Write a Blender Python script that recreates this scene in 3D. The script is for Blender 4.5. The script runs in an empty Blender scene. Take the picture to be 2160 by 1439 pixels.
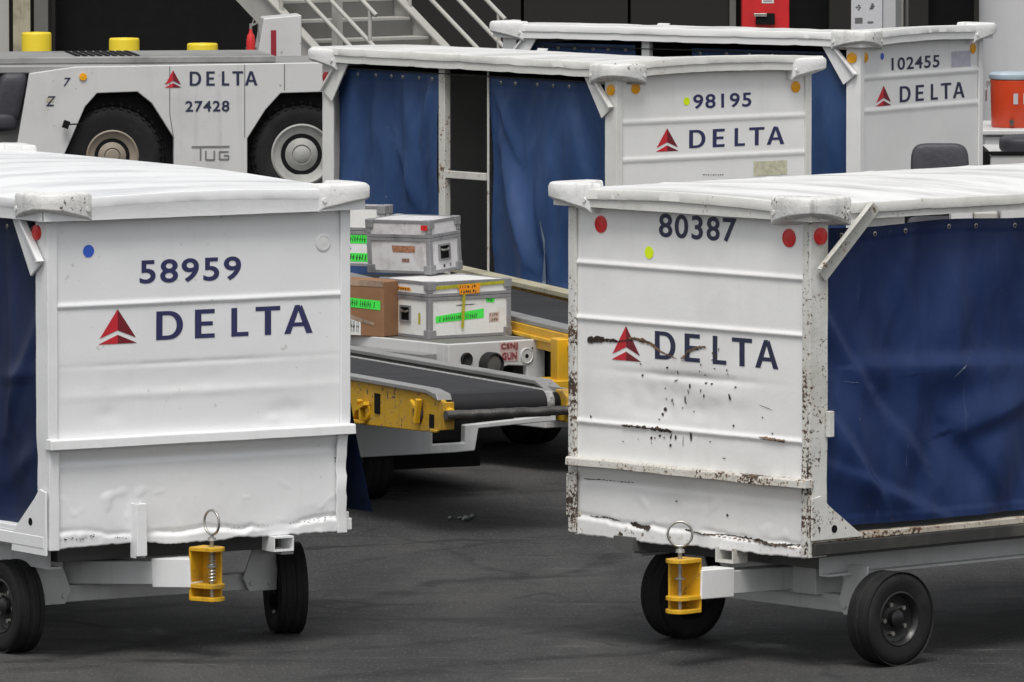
import bpy, bmesh, math, random
from mathutils import Vector, Matrix, noise

# ---------------------------------------------------------------- camera, world, sun, exposure
scene = bpy.context.scene
col = bpy.data.collections.new("place"); scene.collection.children.link(col)
FPX, PITCH, CAMH = 17578.4, 0.07786981, 4.1179
cd = bpy.data.cameras.new("camera"); cam = bpy.data.objects.new("camera", cd); col.objects.link(cam)
cd.sensor_width = 36.0; cd.lens = 36.0 * FPX / 2160.0; cd.clip_start = 1.0; cd.clip_end = 2000.0
cam.location = (0, 0, CAMH); cam.rotation_euler = (math.pi / 2 - PITCH, 0, 0)
scene.camera = cam
world = bpy.data.worlds.new("World"); scene.world = world; world.use_nodes = True
wn = world.node_tree.nodes; wl = world.node_tree.links; wn.clear()
sky = wn.new("ShaderNodeTexSky"); sky.sky_type = 'NISHITA'; sky.sun_disc = False
SUN_EL, SUN_AZ = math.radians(62), math.radians(187)
sky.sun_elevation = SUN_EL; sky.sun_rotation = SUN_AZ; sky.air_density = 1.0; sky.dust_density = 3.0; sky.ozone_density = 1.0
hs = wn.new("ShaderNodeHueSaturation"); hs.inputs['Saturation'].default_value = 0.12
bg = wn.new("ShaderNodeBackground"); bg.inputs[1].default_value = 0.125
wo = wn.new("ShaderNodeOutputWorld")
wl.new(sky.outputs[0], hs.inputs['Color']); wl.new(hs.outputs[0], bg.inputs[0]); wl.new(bg.outputs[0], wo.inputs[0])
sd = bpy.data.lights.new("sun", 'SUN'); sd.energy = 1.6; sd.angle = math.radians(22); sd.color = (1.0, 0.97, 0.93)
sun = bpy.data.objects.new("sun", sd); col.objects.link(sun)
sun_dir = Vector((math.sin(SUN_AZ) * math.cos(SUN_EL), math.cos(SUN_AZ) * math.cos(SUN_EL), math.sin(SUN_EL)))
sun.rotation_euler = (-sun_dir).to_track_quat('-Z', 'Y').to_euler()
scene.view_settings.view_transform = 'Standard'; scene.view_settings.look = 'None'
scene.view_settings.gamma = 1.0; scene.view_settings.exposure = 0.30
scene.cycles.max_bounces = 6

# ---------------------------------------------------------------- measuring helpers (photo pixel -> point in the place)
CP, SP = math.cos(PITCH), math.sin(PITCH)
def ray(x, y):
    a = (x - 1080) / FPX; b = (719.5 - y) / FPX
    return Vector((a, CP + b * SP, -SP + b * CP))
def at_z(x, y, z):
    r = ray(x, y); t = (z - CAMH) / r.z
    return r * t + Vector((0, 0, CAMH))
def at_y(x, y, Y):
    r = ray(x, y); return r * (Y / r.y) + Vector((0, 0, CAMH))
class Frame:
    def __init__(s, x, y, th):
        s.o = Vector((x, y, 0)); s.th = th
        s.e = Vector((math.cos(th), math.sin(th), 0)); s.s = Vector((-math.sin(th), math.cos(th), 0))
    def loc(s, P): d = P - s.o; return Vector((d.dot(s.e), d.dot(s.s), P.z))
    def onv(s, x, y, v=0.0):
        r = ray(x, y); C = Vector((0, 0, CAMH)); t = ((s.o - C).dot(s.s) + v) / r.dot(s.s)
        L = s.loc(C + r * t); return L.x, L.z
    def onu(s, x, y, u=0.0):
        r = ray(x, y); C = Vector((0, 0, CAMH)); t = ((s.o - C).dot(s.e) + u) / r.dot(s.e)
        L = s.loc(C + r * t); return L.y, L.z
    def world(s, u, v, z): return s.o + s.e * u + s.s * v + Vector((0, 0, z))

def nz(x, y, z=0.0): return noise.noise(Vector((x, y, z)))
def sstep(a, b, x):
    t = max(0.0, min(1.0, (x - a) / (b - a))); return t * t * (3 - 2 * t)

# ---------------------------------------------------------------- materials
MATS = {}
def new_mat(name):
    m = bpy.data.materials.new(name); m.use_nodes = True
    nt = m.node_tree; return m, nt, nt.nodes['Principled BSDF']
def N(nt, t, **kw):
    n = nt.nodes.new(t)
    for k, v in kw.items(): setattr(n, k, v)
    return n
def math_(nt, op, a, b=None, clamp=False):
    n = N(nt, "ShaderNodeMath", operation=op); n.use_clamp = clamp
    for i, v in enumerate((a, b)):
        if v is None: continue
        if isinstance(v, (int, float)): n.inputs[i].default_value = v
        else: nt.links.new(v, n.inputs[i])
    return n.outputs[0]
def noise_(nt, vec, scale, detail=4, rough=.55, mapscale=None, off=(0, 0, 0)):
    if mapscale or off != (0, 0, 0):
        mp = N(nt, "ShaderNodeMapping"); mp.inputs['Scale'].default_value = mapscale or (1, 1, 1); mp.inputs['Location'].default_value = off
        nt.links.new(vec, mp.inputs['Vector']); vec = mp.outputs[0]
    n = N(nt, "ShaderNodeTexNoise"); n.inputs['Scale'].default_value = scale; n.inputs['Detail'].default_value = detail; n.inputs['Roughness'].default_value = rough
    nt.links.new(vec, n.inputs['Vector']); return n.outputs['Fac']
def ramp_(nt, fac, a, b):
    n = N(nt, "ShaderNodeMapRange"); n.inputs['From Min'].default_value = a; n.inputs['From Max'].default_value = b
    n.interpolation_type = 'SMOOTHSTEP'
    nt.links.new(fac, n.inputs['Value']); return n.outputs[0]
def mix_(nt, fac, a, b):
    n = N(nt, "ShaderNodeMix", data_type='RGBA')
    if isinstance(fac, (int, float)): n.inputs[0].default_value = fac
    else: nt.links.new(fac, n.inputs[0])
    for i, v in ((6, a), (7, b)):
        if isinstance(v, tuple): n.inputs[i].default_value = (*v, 1)
        else: nt.links.new(v, n.inputs[i])
    return n.outputs[2]
def paint(name, c, rough=.4, grime=.25, grime_c=(.30, .29, .26), chip=0.0, chip_c=(.05, .035, .025), rust=0.0, scale=1.0, seed=0.0,
          streak=.2, bump=.12, zones=(), metallic=0.0, spots=.0, smear=0.0):
    """painted metal; chip 0..1 share of flaked paint; zones = (axis, centre, half width, strength) where it flakes more"""
    m, nt, P = new_mat(name); tc = N(nt, "ShaderNodeTexCoord").outputs['Object']
    off = (seed * 3.7, seed * 1.9, seed * 5.3)
    g = ramp_(nt, noise_(nt, tc, 2.2 * scale, 7, .62, off=off), .46, .74)
    cc = mix_(nt, math_(nt, 'MULTIPLY', g, grime), c, grime_c)
    if streak:
        s = ramp_(nt, noise_(nt, tc, 1.0, 6, .6, (16 * scale, 16 * scale, 1.1 * scale), off), .52, .78)
        cc = mix_(nt, math_(nt, 'MULTIPLY', s, streak), cc, grime_c)
    if smear:
        s = ramp_(nt, noise_(nt, tc, 1.0, 5, .6, (1.1, 5.5, 1), off), .42, .72)
        cc = mix_(nt, math_(nt, 'MULTIPLY', s, smear), cc, grime_c)
    if spots:
        s = ramp_(nt, noise_(nt, tc, 26 * scale, 3, .5, off=off), .70, .74)
        cc = mix_(nt, math_(nt, 'MULTIPLY', s, spots), cc, (.16, .14, .12))
    rg = None
    if chip > 0 or zones:
        fine = noise_(nt, tc, 34 * scale, 9, .68, off=off)
        big = noise_(nt, tc, 4.2 * scale, 4, .6, off=(off[0] + 9, off[1], off[2]))
        v = math_(nt, 'ADD', math_(nt, 'MULTIPLY', fine, .62), math_(nt, 'MULTIPLY', big, .38))
        if zones:
            sx = N(nt, "ShaderNodeSeparateXYZ"); nt.links.new(tc, sx.inputs[0])
            for ax, cen, hw, st in zones:
                d = math_(nt, 'ABSOLUTE', math_(nt, 'SUBTRACT', sx.outputs[ax], cen))
                f = math_(nt, 'SUBTRACT', 1.0, math_(nt, 'DIVIDE', d, hw), True)
                v = math_(nt, 'ADD', v, math_(nt, 'MULTIPLY', f, st))
        thr = .70 - .16 * chip
        cm = ramp_(nt, v, thr, thr + .012)
        rc = mix_(nt, math_(nt, 'MULTIPLY', ramp_(nt, noise_(nt, tc, 11 * scale, 5, .6, off=off), .42, .62), min(1, .15 + rust)), chip_c, (.17, .08, .04))
        halo = ramp_(nt, v, thr - .05, thr + .01)
        cc = mix_(nt, math_(nt, 'MULTIPLY', halo, .25 + .5 * rust), cc, (.42, .30, .19))
        cc = mix_(nt, cm, cc, rc)
        rg = cm
    nt.links.new(cc, P.inputs['Base Color'])
    r = math_(nt, 'ADD', math_(nt, 'MULTIPLY', g, .18), rough)
    if rg is not None: r = math_(nt, 'ADD', r, math_(nt, 'MULTIPLY', rg, .4), True)
    nt.links.new(r, P.inputs['Roughness']); P.inputs['Metallic'].default_value = metallic
    b = N(nt, "ShaderNodeBump"); b.inputs['Strength'].default_value = bump; b.inputs['Distance'].default_value = .01
    h = math_(nt, 'ADD', noise_(nt, tc, 9 * scale, 5, .6, off=off), math_(nt, 'MULTIPLY', noise_(nt, tc, 70 * scale, 3), .25))
    if rg is not None: h = math_(nt, 'SUBTRACT', h, math_(nt, 'MULTIPLY', rg, .5))
    nt.links.new(h, b.inputs['Height']); nt.links.new(b.outputs[0], P.inputs['Normal'])
    return m
def plain(name, c, rough=.5, metallic=0.0, var=.25, scale=8.0, bump=.1):
    m, nt, P = new_mat(name); tc = N(nt, "ShaderNodeTexCoord").outputs['Object']
    n = ramp_(nt, noise_(nt, tc, scale, 6, .6), .35, .7)
    c2 = tuple(x * (1 - var) + .02 * var for x in c)
    nt.links.new(mix_(nt, n, c, c2), P.inputs['Base Color'])
    P.inputs['Roughness'].default_value = rough; P.inputs['Metallic'].default_value = metallic
    b = N(nt, "ShaderNodeBump"); b.inputs['Strength'].default_value = bump; b.inputs['Distance'].default_value = .01
    nt.links.new(noise_(nt, tc, scale * 6, 4), b.inputs['Height']); nt.links.new(b.outputs[0], P.inputs['Normal'])
    return m
def vinyl(name, c, seed=0.0):
    m, nt, P = new_mat(name); tc = N(nt, "ShaderNodeTexCoord").outputs['Object']; off = (seed, seed * 2, seed * .7)
    n = ramp_(nt, noise_(nt, tc, 2.5, 7, .65, (1, 1, .5), off), .35, .72)
    cc = mix_(nt, n, c, tuple(min(1, x * 1.35 + .006) for x in c))
    dust = ramp_(nt, noise_(nt, tc, 1.0, 8, .7, (20, 20, 2.0), off), .60, .85)
    cc = mix_(nt, math_(nt, 'MULTIPLY', dust, .22), cc, (.20, .24, .32))
    mp = N(nt, "ShaderNodeMapping"); mp.inputs['Rotation'].default_value = (.5, 0, .3); mp.inputs['Scale'].default_value = (14, 26, 2.2); mp.inputs['Location'].default_value = off
    nt.links.new(tc, mp.inputs['Vector'])
    sc = ramp_(nt, noise_(nt, mp.outputs[0], 1.3, 4, .5), .735, .775)
    cc = mix_(nt, math_(nt, 'MULTIPLY', sc, .22), cc, (.35, .40, .48))
    sp = ramp_(nt, noise_(nt, tc, 30, 3, .5, off=off), .76, .80)
    cc = mix_(nt, math_(nt, 'MULTIPLY', sp, .4), cc, (.3, .33, .36))
    nt.links.new(cc, P.inputs['Base Color']); P.inputs['Roughness'].default_value = .46; P.inputs['Specular IOR Level'].default_value = .32
    b = N(nt, "ShaderNodeBump"); b.inputs['Strength'].default_value = .35; b.inputs['Distance'].default_value = .012
    nt.links.new(noise_(nt, tc, 7, 6, .62, (1, 1, .55), off), b.inputs['Height']); nt.links.new(b.outputs[0], P.inputs['Normal'])
    return m
def asphalt():
    m, nt, P = new_mat("asphalt"); tc = N(nt, "ShaderNodeTexCoord").outputs['Object']
    big = ramp_(nt, noise_(nt, tc, .8, 8, .68, (1, .35, 1)), .36, .66)
    cc = mix_(nt, big, (.029, .029, .030), (.064, .063, .062))
    fine = noise_(nt, tc, 75, 3, .7, (1, .3, 1))
    cc = mix_(nt, ramp_(nt, fine, .52, .78), cc, (.13, .127, .122))
    cc = mix_(nt, ramp_(nt, noise_(nt, tc, 40, 4, .7, (1, .3, 1), (3, 3, 0)), .56, .74), cc, (.022, .022, .022))
    wn_ = N(nt, "ShaderNodeTexNoise"); wn_.inputs['Scale'].default_value = .7; wn_.inputs['Detail'].default_value = 3; nt.links.new(tc, wn_.inputs['Vector'])
    va = N(nt, "ShaderNodeVectorMath", operation='MULTIPLY_ADD'); va.inputs[1].default_value = (1.2, 1.2, 0); nt.links.new(wn_.outputs['Color'], va.inputs[0]); nt.links.new(tc, va.inputs[2]); wob = va.outputs[0]
    # tyre marks run roughly across the view, in slightly different directions
    for rot, sc, a, b_, k in ((-.25, (.35, 3.0, 1), .56, .70, .6), (.35, (.4, 4.0, 1), .58, .68, .65)):
        mp = N(nt, "ShaderNodeMapping"); mp.inputs['Rotation'].default_value = (0, 0, rot); mp.inputs['Scale'].default_value = sc
        nt.links.new(wob, mp.inputs['Vector'])
        s = ramp_(nt, noise_(nt, mp.outputs[0], 1.0, 7, .62), a, b_)
        cc = mix_(nt, math_(nt, 'MULTIPLY', s, k), cc, (.022, .022, .023))
    sx = N(nt, "ShaderNodeSeparateXYZ"); nt.links.new(va.outputs[0], sx.inputs[0])
    def line_mark(p, q, w, k, c_=(.016, .016, .017)):
        nonlocal cc
        a, b2 = at_z(*p, 0), at_z(*q, 0); d = (b2 - a).normalized(); nx, ny = -d.y, d.x; off_ = a.x * nx + a.y * ny + .6 * (nx + ny)
        dist = math_(nt, 'ABSOLUTE', math_(nt, 'SUBTRACT', math_(nt, 'ADD', math_(nt, 'MULTIPLY', sx.outputs[0], nx), math_(nt, 'MULTIPLY', sx.outputs[1], ny)), off_))
        f = math_(nt, 'MULTIPLY', math_(nt, 'SUBTRACT', 1.0, ramp_(nt, dist, w * .4, w)), ramp_(nt, noise_(nt, tc, 3.0, 6, .7, off=(p[0] * .1, 0, 0)), .35, .6))
        cc = mix_(nt, math_(nt, 'MULTIPLY', f, k), cc, c_)
    line_mark((640, 1290), (1260, 1180), .10, .75); line_mark((850, 1425), (2160, 1300), .13, .7); line_mark((660, 1190), (1230, 1120), .05, .6)
    line_mark((1250, 1330), (2160, 1385), .06, .5); line_mark((0, 1425), (900, 1345), .09, .55); line_mark((900, 1150), (1200, 1250), .03, .5)
    mp = N(nt, "ShaderNodeMapping"); mp.inputs['Rotation'].default_value = (0, 0, .15); mp.inputs['Scale'].default_value = (.9, 6.0, 1)
    nt.links.new(tc, mp.inputs['Vector'])
    s = ramp_(nt, noise_(nt, mp.outputs[0], 1.4, 9, .72, off=(5, 2, 0)), .58, .72)
    cc = mix_(nt, math_(nt, 'MULTIPLY', s, .5), cc, (.20, .195, .185))
    vo = N(nt, "ShaderNodeTexVoronoi", feature='DISTANCE_TO_EDGE'); vo.inputs['Scale'].default_value = .42; nt.links.new(wob, vo.inputs['Vector'])
    ck_ = math_(nt, 'MULTIPLY', math_(nt, 'SUBTRACT', 1.0, ramp_(nt, vo.outputs['Distance'], .004, .014)), ramp_(nt, noise_(nt, tc, .9, 4, off=(7, 7, 0)), .45, .6))
    cc = mix_(nt, math_(nt, 'MULTIPLY', ck_, .7), cc, (.012, .012, .012))
    oil = ramp_(nt, noise_(nt, tc, 1.6, 6, .65, off=(13, 4, 0)), .58, .70)
    cc = mix_(nt, math_(nt, 'MULTIPLY', oil, .6), cc, (.02, .02, .02))
    nt.links.new(cc, P.inputs['Base Color'])
    nt.links.new(math_(nt, 'SUBTRACT', .88, math_(nt, 'MULTIPLY', oil, .3)), P.inputs['Roughness'])
    b = N(nt, "ShaderNodeBump"); b.inputs['Strength'].default_value = .5; b.inputs['Distance'].default_value = .008
    nt.links.new(math_(nt, 'ADD', fine, noise_(nt, tc, 14, 4)), b.inputs['Height']); nt.links.new(b.outputs[0], P.inputs['Normal'])
    return m

M_asphalt = asphalt()
WHITE = (.765, .77, .775)
M_wa = paint("white paint fresh", WHITE, .38, .10, (.52, .52, .50), seed=1, streak=.08, bump=.16, spots=.25)
M_wa_edge = paint("white paint fresh edges", WHITE, .42, .2, (.45, .45, .43), chip=.05, seed=2, streak=.15, bump=.2)
M_wa_top = paint("white roof paint fresh", (.82, .825, .83), .33, .3, (.50, .51, .52), seed=3, streak=0, smear=.9, bump=.5, scale=.9)
M_wb = paint("white paint worn", (.80, .80, .79), .42, .24, (.50, .49, .46), chip=.03, seed=4, streak=.16, bump=.16,
             zones=((2, .50, .07, .13), (2, .80, .035, .10), (2, .965, .02, .06), (0, .03, .06, .05), (0, 1.47, .05, .05)), rust=.3)
M_wb_edge = paint("white paint flaking", (.64, .64, .61), .48, .55, (.38, .37, .31), chip=.52, seed=5, streak=.25, bump=.3, rust=.15, scale=1.7,
                  zones=((2, .62, .26, .055), (2, 1.1, .6, .06), (1, .0, .03, .05)))
M_wb_ledge = paint("white ledge paint rusting", (.60, .59, .54), .5, .5, (.34, .31, .25), chip=.82, seed=6, rust=.75, bump=.4,
                   zones=((0, 1.2, .35, .09), (0, .45, .25, .03)), scale=1.9)
M_wb_sill = paint("side ledge worn to rust", (.50, .47, .40), .55, .8, (.26, .20, .14), chip=1.0, seed=61, rust=1, bump=.4, scale=1.8)
M_wb_top = paint("white roof paint worn", (.82, .82, .815), .36, .35, (.46, .46, .44), chip=.16, seed=7, streak=0, smear=.9, bump=.5)
M_wb_brace = paint("white brace paint rusting", (.55, .55, .51), .5, .6, (.32, .28, .22), chip=.72, seed=8, rust=.7, scale=1.6)
M_wc = paint("white paint aged", (.78, .78, .765), .42, .2, (.52, .51, .45), seed=9, streak=.15, bump=.14, chip=.01)
M_wc_edge = paint("white paint aged edges", (.68, .68, .65), .48, .4, (.40, .39, .34), chip=.30, seed=10, streak=.3, bump=.25, rust=.4)
M_wc_top = paint("white roof paint stained", (.74, .74, .73), .38, .6, (.44, .44, .41), seed=11, streak=0, smear=.8, bump=.5, chip=.14, rust=.8)
M_wd = paint("white paint clean", (.75, .75, .745), .42, .14, (.5, .49, .46), seed=12, streak=.12, bump=.14)
M_bump = paint("white rubber bumper paint", (.72, .72, .71), .55, .5, (.34, .34, .33), chip=.36, chip_c=(.07, .07, .07), seed=13, streak=.8, bump=.45, scale=1.6)
M_bump_w = paint("white rubber bumper worn", (.70, .70, .68), .6, .6, (.30, .30, .29), chip=.62, chip_c=(.06, .06, .055), seed=14, streak=.9, bump=.6, scale=1.5)
M_chassis = paint("grey chassis paint", (.58, .59, .59), .45, .4, (.25, .24, .22), seed=15, streak=.3, chip=.08)
M_chassis_d = paint("dark chassis", (.10, .10, .10), .6, .4, (.05, .05, .045), seed=16, streak=.3)
M_rubber_edge = paint("black rub rail", (.030, .030, .029), .6, .5, (.13, .12, .10), seed=17, chip=.1, chip_c=(.18, .16, .13))
M_yellow = paint("yellow paint", (.72, .40, .012), .4, .3, (.25, .16, .03), chip=.16, seed=18, streak=.25, bump=.25, rust=.3)
M_yellow_w = paint("yellow paint worn", (.56, .32, .014), .5, .85, (.13, .09, .03), chip=.80, chip_c=(.05, .045, .04), seed=19, streak=.5, bump=.35, rust=.4)
M_yellow_h = paint("coupler yellow paint", (.66, .37, .012), .45, .7, (.16, .10, .02), chip=.58, chip_c=(.06, .045, .035), seed=51, streak=.5, bump=.35, rust=.4, scale=3.2)
M_bollard = paint("bollard yellow", (.74, .56, .02), .45, .15, (.4, .3, .05), seed=20, streak=.2)
M_vinyl_a = vinyl("blue vinyl dusky", (.0066, .016, .054), 1)
M_vinyl_b = vinyl("blue vinyl deep", (.0078, .0225, .086), 5)
M_vinyl_c = vinyl("blue vinyl paler", (.019, .048, .130), 9)  # paler blue for the two back carts
M_vinyl_pale = plain("vinyl scuff", (.17, .22, .31), .5)  # pale strips laid over the curtain creases
M_tyre = paint("tyre rubber", (.013, .013, .014), .72, .4, (.045, .043, .040), seed=42, scale=3, bump=.25, spots=.3, streak=0)
M_rim = plain("black rim", (.006, .006, .007), .35, .0, .4, 10)
M_steel = plain("zinc steel", (.50, .49, .45), .35, .85, .35, 20)
M_darksteel = plain("dark worn steel", (.16, .15, .14), .30, .7, .5, 14, .3)
M_hubgrey = paint("wheel paint grey", (.36, .36, .34), .6, .85, (.15, .15, .14), seed=21)
M_hubtan = paint("wheel paint tan", (.26, .22, .17), .6, .85, (.07, .06, .05), seed=22, chip=.3)
M_belt = paint("conveyor rubber", (.013, .013, .015), .6, .5, (.032, .032, .032), seed=41, streak=0, smear=.5, scale=1.5, bump=.2)
M_beltworn = plain("worn rubber edge", (.38, .38, .37), .6, 0, .8, 60, .4)
M_rail = paint("aluminium rail", (.28, .28, .275), .42, .7, (.12, .12, .11), chip=.5, seed=23, metallic=.25)
M_black = plain("black", (.008, .008, .009), .7)
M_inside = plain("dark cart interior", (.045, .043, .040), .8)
M_navy = plain("navy lettering", (.026, .027, .105), .45, 0, .2, 40)
M_navyb = plain("dark navy lettering", (.018, .022, .062), .45, 0, .2, 40)
M_red = plain("emblem red", (.56, .018, .032), .4, 0, .15, 30)
M_dred = plain("emblem dark red", (.17, .008, .016), .4, 0, .15, 30)
M_refred = plain("reflector red", (.62, .02, .02), .25, 0, .2, 90)
M_refamb = plain("reflector amber", (.85, .38, .005), .25, 0, .2, 90)
M_refwhite = plain("painted over reflector", (.74, .74, .735), .4, 0, .05, 40)
M_blue = plain("sticker blue", (.035, .12, .60), .4, 0, .1)
M_lime = plain("sticker lime", (.75, .95, .0), .4, 0, .05)
M_rustflake = plain("bare rusted metal", (.055, .035, .024), .85, 0, .6, 30, .5)
M_rusttan = plain("rust stain", (.24, .15, .085), .8, 0, .5, 30, .4)
M_stain = plain("old label residue", (.62, .60, .44), .6, 0, .3, 30)
M_alloy = paint("case edging", (.30, .30, .31), .4, .7, (.12, .12, .12), seed=24, metallic=.35, chip=.40, scale=4, chip_c=(.10, .10, .10))
M_casewhite = paint("case panel white", (.74, .74, .72), .4, .4, (.5, .48, .42), seed=25, scale=3, spots=.4)
M_casegrey = paint("case panel scuffed", (.60, .59, .60), .5, .7, (.30, .28, .27), seed=26, scale=4, spots=.8, chip=.42, chip_c=(.16, .15, .15))
M_green = plain("label green", (.06, .82, .08), .5, 0, .08, 40)
M_orange = plain("label orange", (.90, .33, .01), .5, 0, .2, 60)
M_tape = plain("yellow tape", (.45, .42, .02), .4, 0, .3, 40)
M_ink = plain("ink", (.02, .03, .02), .6)
M_card = paint("cardboard", (.27, .135, .065), .75, .4, (.17, .085, .045), seed=27, scale=2.5, streak=.3, bump=.2)
M_film = plain("parcel film", (.42, .30, .22), .3, 0, .5, 12)
M_tugpaint = paint("tractor white paint", (.56, .56, .555), .42, .42, (.36, .35, .33), seed=28, chip=.30, chip_c=(.2, .19, .17), streak=.35, spots=.5, scale=.7, bump=.12)
M_tugtop = paint("tractor top paint", (.27, .27, .265), .45, .8, (.12, .12, .115), seed=29, chip=.35, scale=.7)
M_seat = plain("seat vinyl", (.045, .045, .055), .5, 0, .35, 6, .25)
M_wall = paint("cladding in painted shade", (.030, .029, .027), .7, .4, (.03, .03, .028), seed=30, scale=.4, streak=.4)  # deep shade under the terminal overhang is put into this colour
M_void = plain("doorway in painted shade", (.012, .012, .013), .8)  # near-black colour stands in for the shade in the wall openings
M_stair = paint("stair paint grey beige", (.40, .39, .36), .5, .3, (.25, .24, .22), seed=31, scale=.8)
M_stair_d = paint("stair tread steel", (.13, .13, .12), .6, .4, (.08, .08, .07), seed=32, scale=.8)
M_redbox = plain("red cabinet paint", (.62, .016, .018), .4, 0, .2, 4)
M_greybox = paint("grey cabinet paint", (.44, .44, .45), .5, .2, (.3, .3, .3), seed=33)
M_pillar = paint("grey column paint", (.50, .50, .51), .5, .25, (.32, .32, .32), seed=34, scale=.5)
M_cooler = plain("orange cooler plastic", (.62, .055, .012), .4, 0, .15, 3)
M_coolerlid = plain("cooler lid", (.42, .50, .56), .4)
M_board = paint("cream boards", (.40, .37, .26), .6, .7, (.14, .13, .10), seed=35, scale=1.5, streak=.6, chip=.3)
M_paper = plain("paper", (.50, .49, .58), .5, 0, .2, 20)

for m_, sp_ in ((M_black, .1), (M_tyre, .25), (M_void, .1), (M_wall, .15), (M_inside, .1), (M_asphalt, .25), (M_belt, .3), (M_seat, .35)):
    m_.node_tree.nodes['Principled BSDF'].inputs['Specular IOR Level'].default_value = sp_

# ---------------------------------------------------------------- mesh builder
class MB:
    def __init__(s): s.v = []; s.f = []; s.mi = []; s.m = 0
    def add(s, vs, fs):
        b = len(s.v); s.v += [tuple(p) for p in vs]
        for f in fs: s.f.append([b + i for i in f]); s.mi.append(s.m)
        return s
    def box(s, x0, x1, y0, y1, z0, z1):
        vs = [(x, y, z) for x in (x0, x1) for y in (y0, y1) for z in (z0, z1)]
        return s.add(vs, [(0, 1, 3, 2), (4, 6, 7, 5), (0, 4, 5, 1), (2, 3, 7, 6), (0, 2, 6, 4), (1, 5, 7, 3)])
    def prism(s, pts, axis, a, b):
        """polygon extruded along axis from a to b; pts in the remaining two axes in order"""
        def P(p, t):
            return {0: (t, p[0], p[1]), 1: (p[0], t, p[1]), 2: (p[0], p[1], t)}[axis]
        n = len(pts); vs = [P(p, a) for p in pts] + [P(p, b) for p in pts]
        fs = [tuple(range(n)), tuple(range(2 * n - 1, n - 1, -1))] + [(i, i + n, (i + 1) % n + n, (i + 1) % n) for i in range(n)]
        return s.add(vs, fs)
    def bar(s, p, q, w, h, up=(0, 0, 1)):
        p, q = Vector(p), Vector(q); d = (q - p).normalized(); up = Vector(up)
        a = d.cross(up).normalized(); b = a.cross(d).normalized(); vs = []
        for c in (p, q):
            for i, j in ((-1, -1), (1, -1), (1, 1), (-1, 1)): vs.append(c + a * (i * w / 2) + b * (j * h / 2))
        return s.add(vs, [(0, 1, 2, 3), (7, 6, 5, 4), (0, 4, 5, 1), (1, 5, 6, 2), (2, 6, 7, 3), (3, 7, 4, 0)])
    def tube(s, pts, r, n=12, cap=True):
        pts = [Vector(p) for p in pts]; rings = []
        for i, p in enumerate(pts):
            d = (pts[min(i + 1, len(pts) - 1)] - pts[max(i - 1, 0)]).normalized()
            u = Vector((0, 0, 1)) if abs(d.z) < .95 else Vector((1, 0, 0))
            a = d.cross(u).normalized(); b = a.cross(d)
            rr = r[i] if isinstance(r, (list, tuple)) else r
            rings.append([p + a * math.cos(2 * math.pi * k / n) * rr + b * math.sin(2 * math.pi * k / n) * rr for k in range(n)])
        vs = [q for R in rings for q in R]; fs = []
        for i in range(len(pts) - 1):
            for k in range(n): fs.append((i * n + k, i * n + (k + 1) % n, (i + 1) * n + (k + 1) % n, (i + 1) * n + k))
        if cap: fs += [tuple(range(n - 1, -1, -1)), tuple(range((len(pts) - 1) * n, len(pts) * n))]
        return s.add(vs, fs)
    def lathe(s, prof, c, axis, n=40, closed=False):
        """prof = [(radius, offset along axis)]"""
        ax = Vector(axis).normalized(); u = Vector((0, 0, 1)) if abs(ax.z) < .9 else Vector((1, 0, 0))
        a = ax.cross(u).normalized(); b = ax.cross(a); c = Vector(c); vs = []; fs = []
        for r, o in prof:
            for k in range(n):
                t = 2 * math.pi * k / n; vs.append(c + ax * o + (a * math.cos(t) + b * math.sin(t)) * r)
        m = len(prof)
        for i in range(m if closed else m - 1):
            j = (i + 1) % m
            for k in range(n): fs.append((i * n + k, i * n + (k + 1) % n, j * n + (k + 1) % n, j * n + k))
        return s.add(vs, fs)
    def torus(s, c, axis, R, r, n=32, k=8):
        prof = [(R + r * math.cos(2 * math.pi * i / k), r * math.sin(2 * math.pi * i / k)) for i in range(k)]
        return s.lathe(prof, c, axis, n, True)
    def grid(s, fn, nu, nv):
        vs = [fn(i / nu, j / nv) for j in range(nv + 1) for i in range(nu + 1)]
        fs = [(j * (nu + 1) + i, j * (nu + 1) + i + 1, (j + 1) * (nu + 1) + i + 1, (j + 1) * (nu + 1) + i) for j in range(nv) for i in range(nu)]
        return s.add(vs, fs)
    def build(s, name, mats, parent=None, bevel=0.0, smooth=False, solid=0.0, seg=2, label=None):
        me = bpy.data.meshes.new(name); me.from_pydata(s.v, [], s.f)
        mats = mats if isinstance(mats, (list, tuple)) else [mats]
        for m in mats: me.materials.append(m)
        me.polygons.foreach_set('material_index', s.mi)
        bm = bmesh.new(); bm.from_mesh(me); bmesh.ops.recalc_face_normals(bm, faces=bm.faces); bm.to_mesh(me); bm.free()
        if smooth: me.polygons.foreach_set('use_smooth', [True] * len(me.polygons))
        if smooth == 'auto': me.set_sharp_from_angle(angle=math.radians(38))
        me.update()
        o = bpy.data.objects.new(name, me); col.objects.link(o)
        if parent is not None: o.parent = parent
        if solid:
            md = o.modifiers.new("thickness", 'SOLIDIFY'); md.thickness = solid; md.offset = 0
        if bevel:
            md = o.modifiers.new("bevel", 'BEVEL'); md.width = bevel; md.segments = seg; md.limit_method = 'ANGLE'; md.angle_limit = math.radians(40)
            me.polygons.foreach_set('use_smooth', [True] * len(me.polygons)); md.harden_normals = True
        if label: o['label'] = label
        return o
def thing(name, label, cat, fr=None, loc=(0, 0, 0), rz=0.0, group=None):
    o = bpy.data.objects.new(name, None); col.objects.link(o); o.empty_display_size = .3
    if fr is not None: loc = fr.o; rz = fr.th
    o.location = loc; o.rotation_euler = (0, 0, rz); o['label'] = label; o['category'] = cat
    if group: o['group'] = group
    return o
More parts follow.
